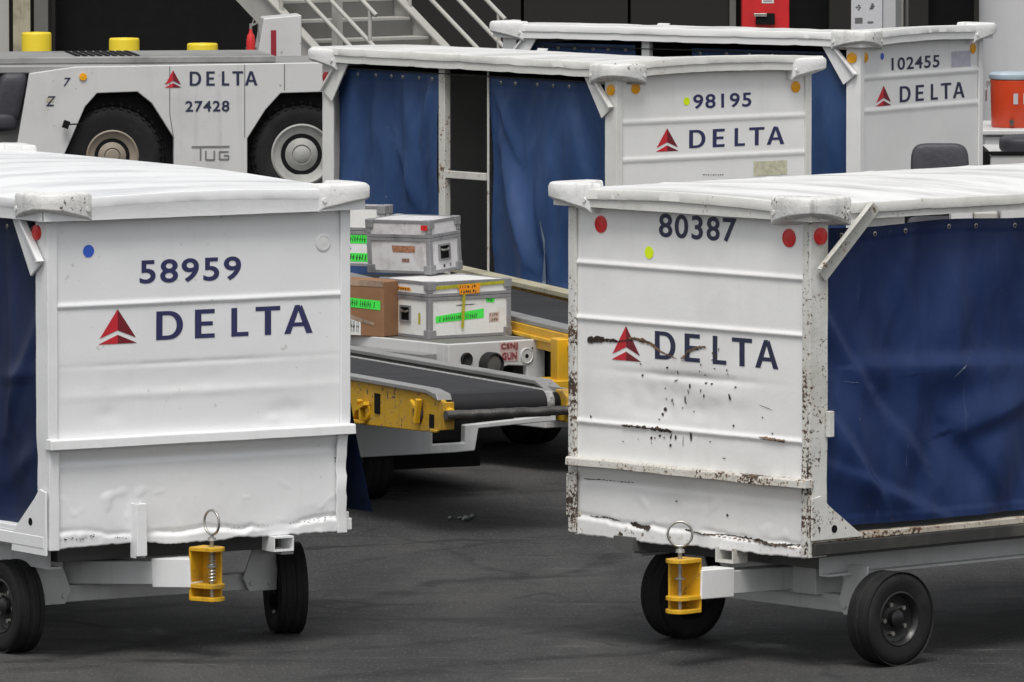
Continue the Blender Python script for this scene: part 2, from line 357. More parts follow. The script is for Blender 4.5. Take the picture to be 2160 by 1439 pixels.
def tag(o, label, cat, group=None):
    o['label'] = label; o['category'] = cat
    if group: o['group'] = group
    return o

# ---------------------------------------------------------------- lettering
GL = {  # glyphs on a unit-height grid as filled polygons (width, list of rings; quads)
    'E': (.52, [[(0, 0), (.52, 0), (.52, .15), (0, .15)], [(0, .15), (.17, .15), (.17, .85), (0, .85)], [(.17, .43), (.47, .43), (.47, .575), (.17, .575)], [(0, .85), (.52, .85), (.52, 1), (0, 1)]]),
    'L': (.50, [[(0, 0), (.50, 0), (.50, .15), (0, .15)], [(0, .15), (.17, .15), (.17, 1), (0, 1)]]),
    'T': (.66, [[(0, .85), (.66, .85), (.66, 1), (0, 1)], [(.245, 0), (.415, 0), (.415, .85), (.245, .85)]]),
    'A': (.76, [[(0, 0), (.17, 0), (.43, 1), (.29, 1)], [(.59, 0), (.76, 0), (.47, 1), (.36, .86)], [(.20, .25), (.56, .25), (.53, .39), (.23, .39)]]),
}
def _D():
    o = []; n = 14; polys = [[(0, 0), (.17, 0), (.17, 1), (0, 1)]]
    for i in range(n):
        q = []
        for rr, ins in ((1, 0), (0, 1)):
            pass
        a0, a1 = -math.pi / 2 + math.pi * i / n, -math.pi / 2 + math.pi * (i + 1) / n
        def P(a, inner):
            rx, ry = (.42, .5) if not inner else (.25, .355)
            return (.30 + rx * math.copysign(abs(math.cos(a)) ** .85, math.cos(a)), .5 + ry * math.sin(a))
        polys.append([P(a0, 0), P(a1, 0), P(a1, 1), P(a0, 1)])
    polys.append([(.17, 0), (.30, 0), (.30, .145), (.17, .145)]); polys.append([(.17, .855), (.30, .855), (.30, 1), (.17, 1)])
    return (.72, polys)
GL['D'] = _D()
def text_polys(txt, bold=.0):
    cu = bpy.data.curves.new("text", 'FONT'); cu.body = txt; cu.size = 1.0; cu.offset = bold; cu.resolution_u = 5; cu.space_character = 1.12
    ob = bpy.data.objects.new("text", cu); col.objects.link(ob)
    dg = bpy.context.evaluated_depsgraph_get(); dg.update()
    me = bpy.data.meshes.new_from_object(ob.evaluated_get(dg))
    vs = [tuple(v.co) for v in me.vertices]; fs = [list(p.vertices) for p in me.polygons]
    bpy.data.objects.remove(ob); bpy.data.curves.remove(cu); bpy.data.meshes.remove(me)
    x0 = min(v[0] for v in vs); x1 = max(v[0] for v in vs); y0 = min(v[1] for v in vs); y1 = max(v[1] for v in vs)
    return [((v[0] - x0) / (x1 - x0), (v[1] - y0) / (y1 - y0)) for v in vs], fs
def put_text(mb, txt, corners, surf, bold=.012):
    """corners = (x0, z0, x1, z1) of the text box; surf(x, z) -> point"""
    vs, fs = text_polys(txt, bold); x0, z0, x1, z1 = corners
    mb.add([surf(x0 + a * (x1 - x0), z0 + b * (z1 - z0)) for a, b in vs], fs)
def put_poly(mb, pts, surf): mb.add([surf(*p) for p in pts], [tuple(range(len(pts)))])
def put_quad(mb, q, surf, n=6):
    a, b, c, d = q
    def L(p, r, t): return (p[0] + (r[0] - p[0]) * t, p[1] + (r[1] - p[1]) * t)
    def fn(s, t):
        p = L(L(a, b, s), L(d, c, s), t); return surf(*p)
    mb.grid(fn, 2, n)
def put_airline(mb, x0, z0, x1, z1, surf):
    """five spaced capitals D E L T A filling the box"""
    H = z1 - z0; W = x1 - x0
    lefts = {'D': 0.0, 'E': .245, 'L': .475, 'T': .63, 'A': .815}; wid = {'D': .17, 'E': .125, 'L': .11, 'T': .16, 'A': .185}
    for ch in 'DELTA':
        w, polys = GL[ch]
        for p in polys:
            pts = [(x0 + W * (lefts[ch] + wid[ch] * (a / w)), z0 + H * b) for a, b in p]
            if len(pts) == 4: put_quad(mb, pts, surf, 4)
            else: put_poly(mb, pts, surf)
def put_emblem(mb, xc, z0, w, h, surf):
    def T(pts): return [(xc + a * w, z0 + b * h) for a, b in pts]
    mb.m = 0; put_poly(mb, T([(0, 1), (-.465, .165), (0, .39)]), surf); put_poly(mb, T([(-.5, 0), (0, 0), (0, .26)]), surf)
    mb.m = 1; put_poly(mb, T([(0, 1), (0, .39), (.465, .165)]), surf); put_poly(mb, T([(0, 0), (.5, 0), (0, .26)]), surf); mb.m = 0
def disc(mb, u, z, r, surf, n=20, rz=None):
    rz = rz or r; mb.add([surf(u + r * math.cos(2 * math.pi * k / n), z + rz * math.sin(2 * math.pi * k / n)) for k in range(n)], [tuple(range(n))])
def blob(mb, u, z, w, h, surf, rnd, n=11, jag=.45, rot=0.0):
    pts = []
    for k in range(n):
        t = 2 * math.pi * k / n; r = 1 - jag * rnd.random()
        a, b = w / 2 * r * math.cos(t), h / 2 * r * math.sin(t)
        pts.append(surf(u + a * math.cos(rot) - b * math.sin(rot), z + a * math.sin(rot) + b * math.cos(rot)))
    c = surf(u, z); mb.add(pts + [c], [(k, (k + 1) % n, n) for k in range(n)])

# ---------------------------------------------------------------- shared pieces
def wheel(parent, c, ang, R=.2, W=.125, rimr=None, rim_mat=None, lugs=True, side=-1, tread=False, name='wheel', dd=.30):
    """c centre, ang direction of the axle in the ground plane; side = which end of the axle shows the hub"""
    rim_mat = rim_mat or M_rim; rimr = rimr or R * .56
    ax = Vector((math.cos(ang), math.sin(ang), 0)); c = Vector(c); h = W / 2
    t = MB(); n = 72 if tread else 56
    prof = [(rimr, -h * .72), (rimr * 1.06, -h * .86), (R * .78, -h * 1.0), (R * .90, -h * .97), (R * .965, -h * .84), (R * .992, -h * .62)]
    for g in (-.38, 0, .38): prof += [(R, (g - .10) * W), (R * .975, (g - .05) * W), (R * .975, (g + .05) * W), (R, (g + .10) * W)]
    prof += [(R * .992, h * .62), (R * .965, h * .84), (R * .90, h * .97), (R * .78, h), (rimr * 1.06, h * .86), (rimr, h * .72)]
    t.lathe(prof, c, ax, n)
    if tread:
        for k in range(36):
            a = 2 * math.pi * k / 36
            for sd in (-1, 1):
                vz = Vector((0, 0, 1)); vt = ax.cross(vz)
                rd = vz * math.cos(a) + vt * math.sin(a)
                t.bar(c + rd * (R * .90) + ax * (sd * h * .93), c + rd * (R * 1.015) + ax * (sd * h * .62), R * .055, h * .22, up=ax)
    w = t.build(name, M_tyre, parent, smooth='auto')
    r = MB()
    for sd in (-1, 1):
        dish = [(rimr * 1.07, sd * h * .84), (rimr * 1.0, sd * h * .90), (rimr * .93, sd * h * .80), (rimr * .86, sd * h * (dd + .12)), (rimr * .62, sd * h * dd), (rimr * .50, sd * h * dd * 1.15), (rimr * .34, sd * h * dd * 1.3),
                (rimr * .32, sd * h * .72), (rimr * .24, sd * h * .82), (0.001, sd * h * .84)]
        r.lathe(dish, c, ax, 36)
    r.build('rim', rim_mat, w, smooth='auto')
    if lugs:
        g = MB()
        for k in range(5 if R < .25 else 8):
            a = 2 * math.pi * k / (5 if R < .25 else 8) + .4; vz = Vector((0, 0, 1)); vt = ax.cross(vz)
            p = c + (vz * math.cos(a) + vt * math.sin(a)) * rimr * .58
            g.tube([p + ax * side * h * .30, p + ax * side * h * .52], R * .052, 6)
        g.build('wheel_bolts', M_steel, w)
    return w

def hitch(parent, u, v, z0, z1, ring_ang, yaw=0.0, coil=True, web=-1):
    """drawbar coupler: yellow bracket with three flanges, drop pin with a pull ring"""
    R = Matrix.Rotation(yaw, 4, 'Z')
    def T(p): q = R @ Vector(p); return Vector((u + q.x, v + q.y, q.z))
    def xf(mb):
        mb.v = [tuple(T(p)) for p in mb.v]; return mb
    b = MB(); W = .048
    b.box(-W, W, .0, .012, z0, z1); x_ = (-W - .002) if web < 0 else (W - .010); b.box(x_, x_ + .012, -.095, .001, z0 + .003, z1 - .003)
    for z in (z1 - .006, z0 + (z1 - z0) * .27, z0 + .006):
        pts = [(-W - .004, .006), (W + .004, .006), (W + .004, -.085), (W * .75, -.118), (W * .2, -.13), (-W * .4, -.13), (-W - .004, -.108)]
        b.prism(pts, 2, z - .009, z + .009)
    o = xf(b).build('hitch', M_yellow_h, parent, bevel=.003)
    p = MB(); p.tube([(0, -.075, z0 - .004), (0, -.075, z1 + .055)], .009, 12)
    p.lathe([(.009, 0), (.022, .002), (.022, .010), (.009, .012)], (0, -.075, z0 + (z1 - z0) * .62), (0, 0, 1), 16)
    p.lathe([(.009, 0), (.020, .002), (.017, .016), (.009, .018)], (0, -.075, z1 + .028), (0, 0, 1), 16)
    if coil:
        pts = []
        for k in range(0, 9 * 10 + 1):
            a = 2 * math.pi * k / 10; zz = z0 + (z1 - z0) * (.34 + .55 * k / 90)
            pts.append((.016 * math.cos(a), -.075 + .016 * math.sin(a), zz))
        p.tube(pts, .0028, 5)
    xf(p).build('drop_pin', M_steel, o, smooth='auto')
    r = MB(); r.torus((0, -.075, z1 + .052 + .056), (math.cos(ring_ang), math.sin(ring_ang), 0), .052, .0055)
    xf(r).build('pull_ring', M_steel, o, smooth=True)
    return o

def corner_bumper(roof, cu, cv, su, sv, zt, mat, worn=False, scale=1.0, arch=.055):
    """moulded corner guard; (cu, cv) roof corner, su/sv point inwards"""
    k = scale
    outer = [(.190, -.050), (.165, -.058), (.10, -.074), (.04, -.082), (-.02, -.080), (-.060, -.064), (-.080, -.02), (-.082, .04), (-.074, .10), (-.058, .165), (-.050, .190)]
    inner = [(.02, .190), (.03, .12), (.05, .05), (.12, .03), (.190, .02)]
    top = outer + inner; rings = []
    n = len(top); no = len(outer)
    for z, f, g in ((zt - .128, .85, 1.0), (zt - .118, .98, 1.0), (zt - .06, 1.0, 1.0), (zt - .020, 1.0, 1.0), (zt - .006, .95, .98), (zt, .82, .95)):
        ring = []
        for i, (a, b) in enumerate(top):
            if i < no:
                # pull outer points towards the roof edge line lower down; ends of the band drop less than its middle
                m = math.sin(math.pi * i / (no - 1)); ff = f if z < zt - .04 else f
                ea, eb = (max(a, -.0) if a > 0 else 0), (max(b, 0) if b > 0 else 0)
                a2 = ea + (a - ea) * ff; b2 = eb + (b - eb) * ff
                zz = z + (arch * m if z < zt - .1 else (.02 * m if z < zt - .05 else 0)) + .003 * nz(i * .7, z * 30, cu)
            else: a2, b2, zz = a, b, z
            ring.append((cu + su * a2 * k * g, cv + sv * b2 * k * g, zz))
        rings.append(ring)
    mb = MB(); vs = [p for r in rings for p in r]; fs = []
    for j in range(len(rings) - 1):
        for i in range(n): fs.append((j * n + i, j * n + (i + 1) % n, (j + 1) * n + (i + 1) % n, (j + 1) * n + i))
    fs.append(tuple(range(n))); fs.append(tuple(range((len(rings) - 1) * n, len(rings) * n)))
    mb.add(vs, fs)
    b = mb.build('corner_bumper', mat, roof, smooth='auto', bevel=.004)
    q = MB()
    q.tube([(cu + su * .165, cv - sv * .044, zt - .070), (cu + su * .165, cv - sv * .064, zt - .070)], .011, 8)
    q.tube([(cu - su * .044, cv + sv * .165, zt - .070), (cu - su * .064, cv + sv * .165, zt - .070)], .011, 8)
    q.build('bolt', mat, b)
    return b

def crease_list(fr, u, lst):
    return [(*fr.onu(x0, y0, u), *fr.onu(x1, y1, u), w, a) for (x0, y0, x1, y1, w, a) in lst]
def curtain_fn(plane, out, v0, v1, z0, z1, seed, amp=.02, folds=3.0, sag=0.0, flare=0.0, diag=0.0, edge_sweep=0.0, creases=()):
    def fn(a, b):
        v = v0 + (v1 - v0) * a; z = z0 + (z1 - z0) * b
        if edge_sweep: v += edge_sweep * (1 - b) * (1 - a)
        hang = 1 - .75 * b ** 3
        d = amp * hang * (math.sin(2 * math.pi * folds * a + 1.3 * nz(a * 2, b * 1.5, seed) * 3 + seed) * .6
                          + 1.6 * nz(v * 1.7 + diag * z, z * 1.1 - diag * v * .5, seed + 3.1) + .7 * nz(v * 5 + diag * z * 2, z * 1.6, seed + 7.7)
                          + .5 * nz(v * 2.9 + diag * 2.2 * z, z * .9 - diag * v * .3, seed + 11))
        d += flare * (1 - b) ** 1.6 + (.0035 if b > .962 or b < .03 else 0)
        d += amp * .28 * hang * (.5 - 2.2 * abs(nz(v * 4.5, z * 1.3 + v * diag, seed + 31))) + amp * .12 * (.5 - 2 * abs(nz(v * 9 + z, z * 3.5, seed + 37)))
        for (ca, cz, cb, cz2, cw, am) in creases:
            ex, ez = cb - ca, cz2 - cz; l2 = ex * ex + ez * ez; t = max(0, min(1, ((v - ca) * ex + (z - cz) * ez) / l2))
            qx, qz = v - ca - ex * t, z - cz - ez * t; dist = math.hypot(qx, qz) * (1 if (ex * qz - ez * qx) > 0 else -1); k = dist / cw
            d += am * math.exp(-k * k * (1 if k > 0 else .25)) * (.35 + .65 * math.sin(math.pi * min(1, max(0, t * .9 + .05))))
        z2 = z + sag * math.sin(math.pi * a * 3 + seed) * (1 if b > .9 else 0) * .5
        return (plane + out * d, v, z2)
    return fn

# ---------------------------------------------------------------- baggage cart
def baggage_cart(fr, label, cfg):
    root = thing('baggage_cart', label, 'baggage cart', fr, group='covered baggage carts')
    W, L, ZB, ZT = 1.5, cfg['L'], .485, 1.885
    side = cfg['side']                       # 0: the u=0 side shows, 1: the u=W side shows
    pm, em, tm = cfg['paint'], cfg['edge'], cfg['top']; rnd = random.Random(cfg['seed']); S = cfg['seed'] * 3.3
    nu, nz_ = cfg['res']
    ribs, ledge, lumps, dents = cfg['ribs'], cfg['ledge'], cfg['lumps'], cfg['dents']
    def zbot(u):
        return ZB + cfg['ragged'] * (nz(u * 2.3, S) * .55 + nz(u * 9, S + 4) * .22 + .16 * nz(u * 31, S) + .10 * nz(u * 70, S)) + cfg.get('bow', 0) * math.sin(math.pi * u / W)
    def dv(u, z):                            # how far the skin of the end panel stands back from the corner plane
        d = .014
        for r in ribs:
            t = (z - r) / (.011 if z > r else .006)
            d -= .010 * math.exp(-t * t)
        d += .0035 * nz(u * 2.2, z * 2.2, S) + .0012 * nz(u * 7, z * 7, S + 2)
        if z < ledge - .03:
            k = sstep(ledge - .03, ledge - .08, z); d += .018 * k
            d -= .008 * sstep(ledge - .085, ledge - .10, z)
            lo = sstep(.76, .56, z)
            d += lumps * lo * (.8 * nz(u * 3, z * 4, S + 5) + .35 * (abs(nz(u * 7, z * 9, S + 6)) - .2))
            d -= lumps * 1.3 * max(0, nz(u * 15, z * 15, S + 8) - .34) * sstep(.80, .70, z)
            zc = ZB + .052 + .030 * nz(u * 2.6, S + 9) + .012 * nz(u * 11, S + 12) + .005 * nz(u * 37, S)
            k2_ = sstep(.1, .35, abs(nz(u * 1.9, S + 17)) + .12)
            d -= lumps * 1.9 * k2_ * sstep(zc + .006, zc - .006, z); d += lumps * 1.1 * k2_ * math.exp(-((z - zc - .012) / .010) ** 2)
        for (du, dz, ru, rz, am) in dents:
            q = ((u - du) / ru) ** 2 + ((z - dz) / rz) ** 2
            d += am * math.exp(-q) * (1 + .5 * nz(u * 12, z * 14, S + 1))
        return d
    def surf(off):
        return lambda u, z: (u, dv(u, z) - off, z)
    # end panels, lettering and marks
    p = MB()
    def pf(a, b):
        u = .03 + (W - .06) * a; zb = zbot(u); z = zb + (ZT + .02 - zb) * b
        return (u, dv(u, z), z)
    p.grid(pf, nu, nz_)
    panel = p.build('end_panel', pm, root, smooth=True, solid=.003)
    if cfg['flakes']:
        f = MB(); cfg['flakes'](f, fr, surf, rnd); f.build('paint_damage', [M_rustflake, M_rusttan], panel)
    t = MB(); x0, z0, x1, z1 = cfg['num'][1]; put_text(t, cfg['num'][0], (x0, z0, x1, z1), surf(.0032), .018)
    t.build('fleet_number', cfg['ink'], panel)
    t = MB(); put_airline(t, *cfg['word'], surf(.0032)); t.build('airline_lettering', cfg['ink'], panel)
    t = MB(); xc, z0, w, h = cfg['emblem']; put_emblem(t, xc, z0, w, h, surf(.0034)); t.build('airline_emblem', [M_red, M_dred], panel)
    for (u, z, r, m, nm) in cfg['dots']:
        t = MB(); ax = (0, -1, 0); d0 = dv(u, z)
        if nm == 'reflector': t.lathe([(r, -.002), (r, .006), (r * .8, .008), (r * .78, .0065), (.001, .009)], (u, d0, z), ax, 28)
        else: disc(t, u, z, r, surf(.0036), 20)
        t.build(nm, m, root if nm == 'reflector' else panel, smooth='auto')
    for (u, z, w, h, m, nm) in cfg.get('patches', ()):
        t = MB(); put_quad(t, [(u - w / 2, z - h / 2), (u + w / 2, z - h / 2), (u + w / 2, z + h / 2), (u - w / 2, z + h / 2)], surf(.0030), 8); t.build(nm, m, panel)
    b = MB(); b.box(.03, W - .03, L - .02, L - .012, ZB, ZT + .02); b.build('end_panel', pm, root)
    # ledge channel across the end
    if cfg.get('ledge_on', True):
        p = MB(); n = 60; h0 = cfg['ledge_h']; prof = [(.012, h0 / 2), (-.028, h0 / 2), (-.034, h0 / 2 - .006), (-.036, -h0 / 2), (.02, -h0 / 2)]; vs = []
        for i in range(n + 1):
            u0_ = cfg.get('ledge_u0', -.006); u = u0_ + (W + .006 - u0_) * i / n
            wob = cfg['ledge_wob'] * (nz(u * 3, S + 20) + .6 * nz(u * 11, S + 21))
            for (a, c) in prof: vs.append((u, a + wob * (1 if a < 0 else 0) * 1.2, ledge + c + wob))
        m = len(prof); fs = [(i * m + k, i * m + (k + 1) % m, (i + 1) * m + (k + 1) % m, (i + 1) * m + k) for i in range(n) for k in range(m)]
        fs += [tuple(range(m)), tuple(range(n * m, (n + 1) * m))]
        p.add(vs, fs); p.build('bumper_rail', cfg['ledge_mat'], root, smooth='auto', bevel=.003)
    # corner posts (folded angle)
    for cu, cv, su, sv in ((0, 0, 1, 1), (W, 0, -1, 1), (0, L, 1, -1), (W, L, -1, -1)):
        p = MB(); n = 46; wf, ws = .048, .105; sec = [(0, ws), (0, 0), (wf, 0), (wf, .012), (.012, .012), (.012, ws)]; vs = []
        hurt = cfg['post_hurt'].get((cu > 0, cv > 0), 0)
        for i in range(n + 1):
            z = ZB - .002 + (ZT + .015 - ZB) * i / n
            lo = sstep(.98, .86, z) * hurt
            wx = .022 * lo + lo * .010 * nz(z * 14, S + cu); wy = lo * .012 * nz(z * 11, S + 3 + cu)
            for (a, c) in sec:
                vs.append((cu + su * (a + wx) + .0015 * nz(z * 9, a * 20, S), cv + sv * (c + wy - .001), z))
        m = len(sec); fs = [(i * m + k, i * m + (k + 1) % m, (i + 1) * m + (k + 1) % m, (i + 1) * m + k) for i in range(n) for k in range(m)]
        fs += [tuple(range(m)), tuple(range(n * m, (n + 1) * m))]
        p.add(vs, fs); p.build('corner_post', em, root, bevel=.003)
        # diagonal strap from post to roof rail
        q = MB(); o = cu - su * .006
        v0, v1 = cv + sv * .015, cv + sv * .115; t0, t1 = cv + sv * .215, cv + sv * .305
        if cfg.get('brace_out') and cv == 0 and cu > 0:     # strap runs out over the face of the roof rail
            q.bar((cu - su * .012, .055, 1.665), (cu - su * (.045 + .026), .315, 1.958), .010, .056, up=(0, -.7, .7))
            q.bar((cu - su * .030, .020, 1.700), (cu - su * (.045 + .040), .275, 1.975), .026, .008, up=(0, -.7, .7))
            q.build('brace', cfg['brace'], root, bevel=.003)
            q = MB()
        pts = [(v0, 1.715), (v1, 1.645), (t1, 1.93), (t0, 1.93)]
        if not (cfg.get('brace_out') and cv == 0 and cu > 0):
            q.prism(pts, 0, o - su * .012, o)
            if (cu > 0) == (side == 1): q.prism([(v0 + sv * .0, 1.715), (v0 + sv * .012, 1.705), (t0 + sv * .012, 1.925), (t0, 1.93)], 0, o - su * .034, o - su * .0115)
            q.build('brace', cfg['brace'], root, bevel=.003)
        # gusset at the foot of the post
        if hurt >= 1: continue
        g = MB(); o = cu - su * .004
        gb = cfg.get('gz', .462); g.prism([(cv + sv * .0, gb), (cv + sv * .0, .735), (cv + sv * .055, .745), (cv + sv * .10, .70), (cv + sv * .29, max(.545, gb + .012)), (cv + sv * .30, gb)], 0, o - su * .010, o)
        gs = g.build('gusset', em, root, bevel=.003)
        g = MB(); g.lathe([(.017, 0), (.001, 0)], (o - su * .0115, cv + sv * .13, .60), (-su, 0, 0), 14); g.build('hole', M_black, gs)
    # reflectors on the side of the near post
    su_, s0 = (1, 0.0) if side == 0 else (-1, W)
    for (v, z, r, m) in cfg['side_refl']:
        t = MB(); t.lathe([(r, -.004), (r, .008), (r * .8, .010), (.001, .011)], (s0 - su_ * .002, v, z), (-su_, 0, 0), 24); t.build('reflector', m, root, smooth='auto')
    # roof
    drop = cfg.get('roof_drop', 0.0); OV = .045
    def rz_(u, v):
        z = 1.972 + .022 * math.sin(math.pi * max(0, min(1, u / W)))
        z += cfg.get('rise', 0) * sstep(0, 1.5, v)
        z -= drop * max(0, min(1, (u / W))) * sstep(-.05, .55, v)
        z += cfg['buckle'] * (nz(u * 1.6, v * 1.1, S) + .45 * nz(u * 5, v * 3.2, S + 1) + .2 * nz(u * 14, v * 10, S + 1))
        for i in range(1, 6 if cfg.get('ribroof', 1) else 1):               # pressed cross ribs in the roof sheet
            t = (v - L * i / 6) / .035; z += .004 * math.exp(-t * t)
        return z
    r = MB()
    r.grid(lambda a, b: (-OV + (W + 2 * OV) * a, -OV + (L + 2 * OV) * b, rz_(-OV + (W + 2 * OV) * a, -OV + (L + 2 * OV) * b)), 60, 110)
    r.m = 1; lip = cfg['lip']
    def edge(f0, f1, n=90):                  # rolled edge and fascia under it
        vs = []
        for i in range(n + 1):
            t = i / n; x = f0[0] + (f1[0] - f0[0]) * t; y = f0[1] + (f1[1] - f0[1]) * t
            nx = -1 if x <= -OV + 1e-6 else (1 if x >= W + OV - 1e-6 else 0); ny = -1 if y <= -OV + 1e-6 else (1 if y >= L + OV - 1e-6 else 0)
            if abs(f0[0] - f1[0]) < 1e-6: ny = 0
            else: nx = 0
            zt = rz_(x, y); w = .0025 * nz(x * 3, y * 3, S + 13) + .0012 * nz(x * 15, y * 15, S + 14)
            dz = zt - 1.972
            zl = cfg.get('fz', 1.885) + (dz if drop else 0) * .9 + w
            for o_, z_ in ((0, zt), (.004, zt - .002), (.006, zt - .007), (.006 + lip + w, zt - .040), (.005 + lip, zt - .043), (.004 - lip, zt - .046), (.004 - lip + w, zl), (-.012, zl), (-.012, zt - .03)):
                vs.append((x + nx * o_, y + ny * o_, z_))
        m = 9; fs = [(i * m + k, i * m + k + 1, (i + 1) * m + k + 1, (i + 1) * m + k) for i in range(n) for k in range(m - 1)]
        r.add(vs, fs)
    c = [(-OV, -OV), (W + OV, -OV), (W + OV, L + OV), (-OV, L + OV)]
    for i in range(4): edge(c[i], c[(i + 1) % 4])
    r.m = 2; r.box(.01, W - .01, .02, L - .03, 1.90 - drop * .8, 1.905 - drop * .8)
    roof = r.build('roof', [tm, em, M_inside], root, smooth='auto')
    zt = cfg['bump_z']
    for (cu, cv, su, sv, key) in ((0, 0, 1, 1, 0), (W, 0, -1, 1, 1), (W, L, -1, -1, 2), (0, L, 1, -1, 3)):
        dz = rz_(cu, cv) - 1.972
        corner_bumper(roof, cu, cv, su, sv, zt + (dz if drop or cfg.get('rise') else 0), M_bump_w if key in cfg['worn'] else M_bump)
    # floor, side sills and chassis
    b = MB(); b.box(.062, W - .062, .05, L - .03, .525, .566); b.build('floor', M_chassis, root)
    for s_, m_ in ((0, 0), (1, 1)):
        u0 = -.004 if s_ == 0 else W - .056
        b = MB(); b.box(u0, u0 + .06, .02, L - .02, .545, .572); 
        b.m = 1; b.box(u0 - (.012 if s_ == 0 else -.004), u0 + (.056 if s_ == 0 else .072), .015, L - .015, .492, .544); b.m = 0
        b.m = 2; b.box(u0 + (.02 if s_ == 0 else -.02), u0 + .06 - (0 if s_ == 0 else .02), .05, L - .05, .478, .491)
        b.build('side_sill', cfg['sill'], root, bevel=.004)
        c = MB(); uc = .17 if s_ == 0 else W - .17
        c.prism([(uc - .03, .375), (uc + .03, .375), (uc + .03, .385), (uc - .02, .385), (uc - .02, .465), (uc + .03, .465), (uc + .03, .475), (uc - .03, .475)], 1, .25, L - .2)
        c.build('chassis_beam', M_chassis, root)
    b = MB()
    b.box(.2, 1.3, .28, .34, .40, .478); b.build('cross_member', M_chassis_d, root, bevel=.003)
    b = MB(); b.box(.2, 1.3, L - .6, L - .5, .38, .478); b.build('cross_member', M_chassis_d, root, bevel=.003)
    # curtains
    for c in cfg['curtains']:
        m = MB(); m.grid(curtain_fn(**c['fn']), c.get('nu', 90), c.get('nv', 70))
        if 'pale_streak' in c:
            m.m = 1; g = curtain_fn(**c['fn']); k = c['fn']
            for pts in c['pale_streak']:
                for i in range(len(pts) - 1):
                    (va, za, wa), (vb, zb_, wb) = pts[i], pts[i + 1]
                    ring = []
                    for (v, z, w) in ((va, za, wa), (vb, zb_, wb)):
                        for q in (-1, 1):
                            aa = (v + q * w / 2 - k['v0']) / (k['v1'] - k['v0']); bb = (z - k['z0']) / (k['z1'] - k['z0'])
                            P = Vector(g(aa, bb)); P.x += k['out'] * .003; ring.append(P)
                    m.add(ring, [(0, 1, 3, 2)])
            m.m = 0
        cu_ = m.build('curtain', [c['mat'], M_vinyl_pale], root, smooth=True)
        k = c['fn']; g = curtain_fn(**k); m = MB()
        for i in range(7):
            P = g((i + .5) / 7 + .02 * rnd.uniform(-1, 1), .975); m.lathe([(.011, .0), (.011, .004), (.006, .005), (.005, .002)], P, (k['out'], 0, 0), 12)
        m.build('eyelets', M_steel, cu_)
    for c in cfg.get('mid_posts', ()):
        m = MB(); u, v0, v1 = c[:3]; m.box(u, u + (c[3] if len(c) > 3 else .045), v0, v1, .56, 1.90); m.build('middle_post', cfg.get('mid_mat', cfg['brace']), root, bevel=.004)
    for c in cfg.get('rails', ()):
        m = MB(); u, v0, v1, z = c; m.box(u, u + .03, v0, v1, z - .022, z + .022); m.build('curtain_rail', cfg.get('mid_mat', cfg['brace']), root, bevel=.004)
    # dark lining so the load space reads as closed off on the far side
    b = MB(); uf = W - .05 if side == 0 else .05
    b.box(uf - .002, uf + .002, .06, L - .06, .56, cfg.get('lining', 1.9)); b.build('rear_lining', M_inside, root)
    # running gear
    g = cfg['gear']
    for k in ('front', 'back'):
        a = g[k]; (ul, vl, al), (ur, vr, ar) = a['left'], a['right']; pl, pr = Vector((ul, vl, 0)), Vector((ur, vr, 0)); d = (pr - pl).normalized()
        b = MB(); b.bar(pl + d * .07 + Vector((0, 0, .24)), pr - d * .07 + Vector((0, 0, .24)), .07, .075)
        if k == 'front':
            mid = (pl + pr) / 2; nrm = Vector((d.y, -d.x, 0))
            b.bar(mid - d * .28 + Vector((0, 0, .33)), mid + d * .28 + Vector((0, 0, .33)), .16, .12)
            b.lathe([(.11, .38), (.13, .40), (.13, .43), (.11, .44)], (mid.x, mid.y, 0), (0, 0, 1), 24)
        b.build('axle', M_chassis, root, bevel=.006)
        for (u_, v_, a_, sg) in ((ul, vl, al, 1), (ur, vr, ar, -1)):
            nrm = Vector((d.y, -d.x, 0)); c = Vector((u_, v_, 0)) + d * sg * .105 + nrm * .055
            pb = MB(); vs = []
            prof = [(-.02, .20), (.12, .20), (.15, .26), (.085, .42), (-.03, .42)]
            for o_ in (0, .012):
                for (a2, z2) in prof: vs.append(c + d * (a2 * sg) + nrm * o_ + Vector((0, 0, z2)))
            n = len(prof); pb.add(vs, [tuple(range(n)), tuple(range(2 * n - 1, n - 1, -1))] + [(i, i + n, (i + 1) % n + n, (i + 1) % n) for i in range(n)])
            for (a2, z2) in ((.02, .235), (.11, .235)):
                q = c + d * (a2 * sg) + Vector((0, 0, z2)); pb.tube([q, q + nrm * .022], .011, 8)
            pb.build('knuckle_plate', M_chassis, root, bevel=.003)
            wheel(root, (u_, v_, .2), a_, side=(-1 if sg == 1 else 1))
    h = g['hitch']
    if h:
        b = MB(); p0 = Vector((h['from'][0], h['from'][1], .33)); p1 = Vector((h['to'][0], h['to'][1], h['z']))
        b.bar(p0, p0 + (p1 - p0) * .72, .11, .10); b.m = 1; b.bar(p0 + (p1 - p0) * .70, p1 - (p1 - p0).normalized() * .002, .112, .125)
        b.build('drawbar', [M_chassis, pm], root, bevel=.005)
        yaw = math.atan2(-(p1 - p0).x, -(-(p1 - p0).y)) if False else math.atan2((p1 - p0).x, -(p1 - p0).y)
        hitch(root, p1.x, p1.y, h['z'] - .115, h['z'] + .11, h['ring'], yaw, h.get('coil', True), h.get('web', -1))
    for ex in cfg.get('extras', ()): ex(root)
    return root

FA = Frame(-1.963, 35.126, .5679); 
_eb = Vector((math.cos(-.834), math.sin(-.834), 0)); _ob = Vector((1.251, 34.84, 0)) - _eb * 1.5
FB = Frame(_ob.x, _ob.y, -.834); FC = Frame(.604, 48.21, .6815); FD = Frame(2.19, 52.37, .974)

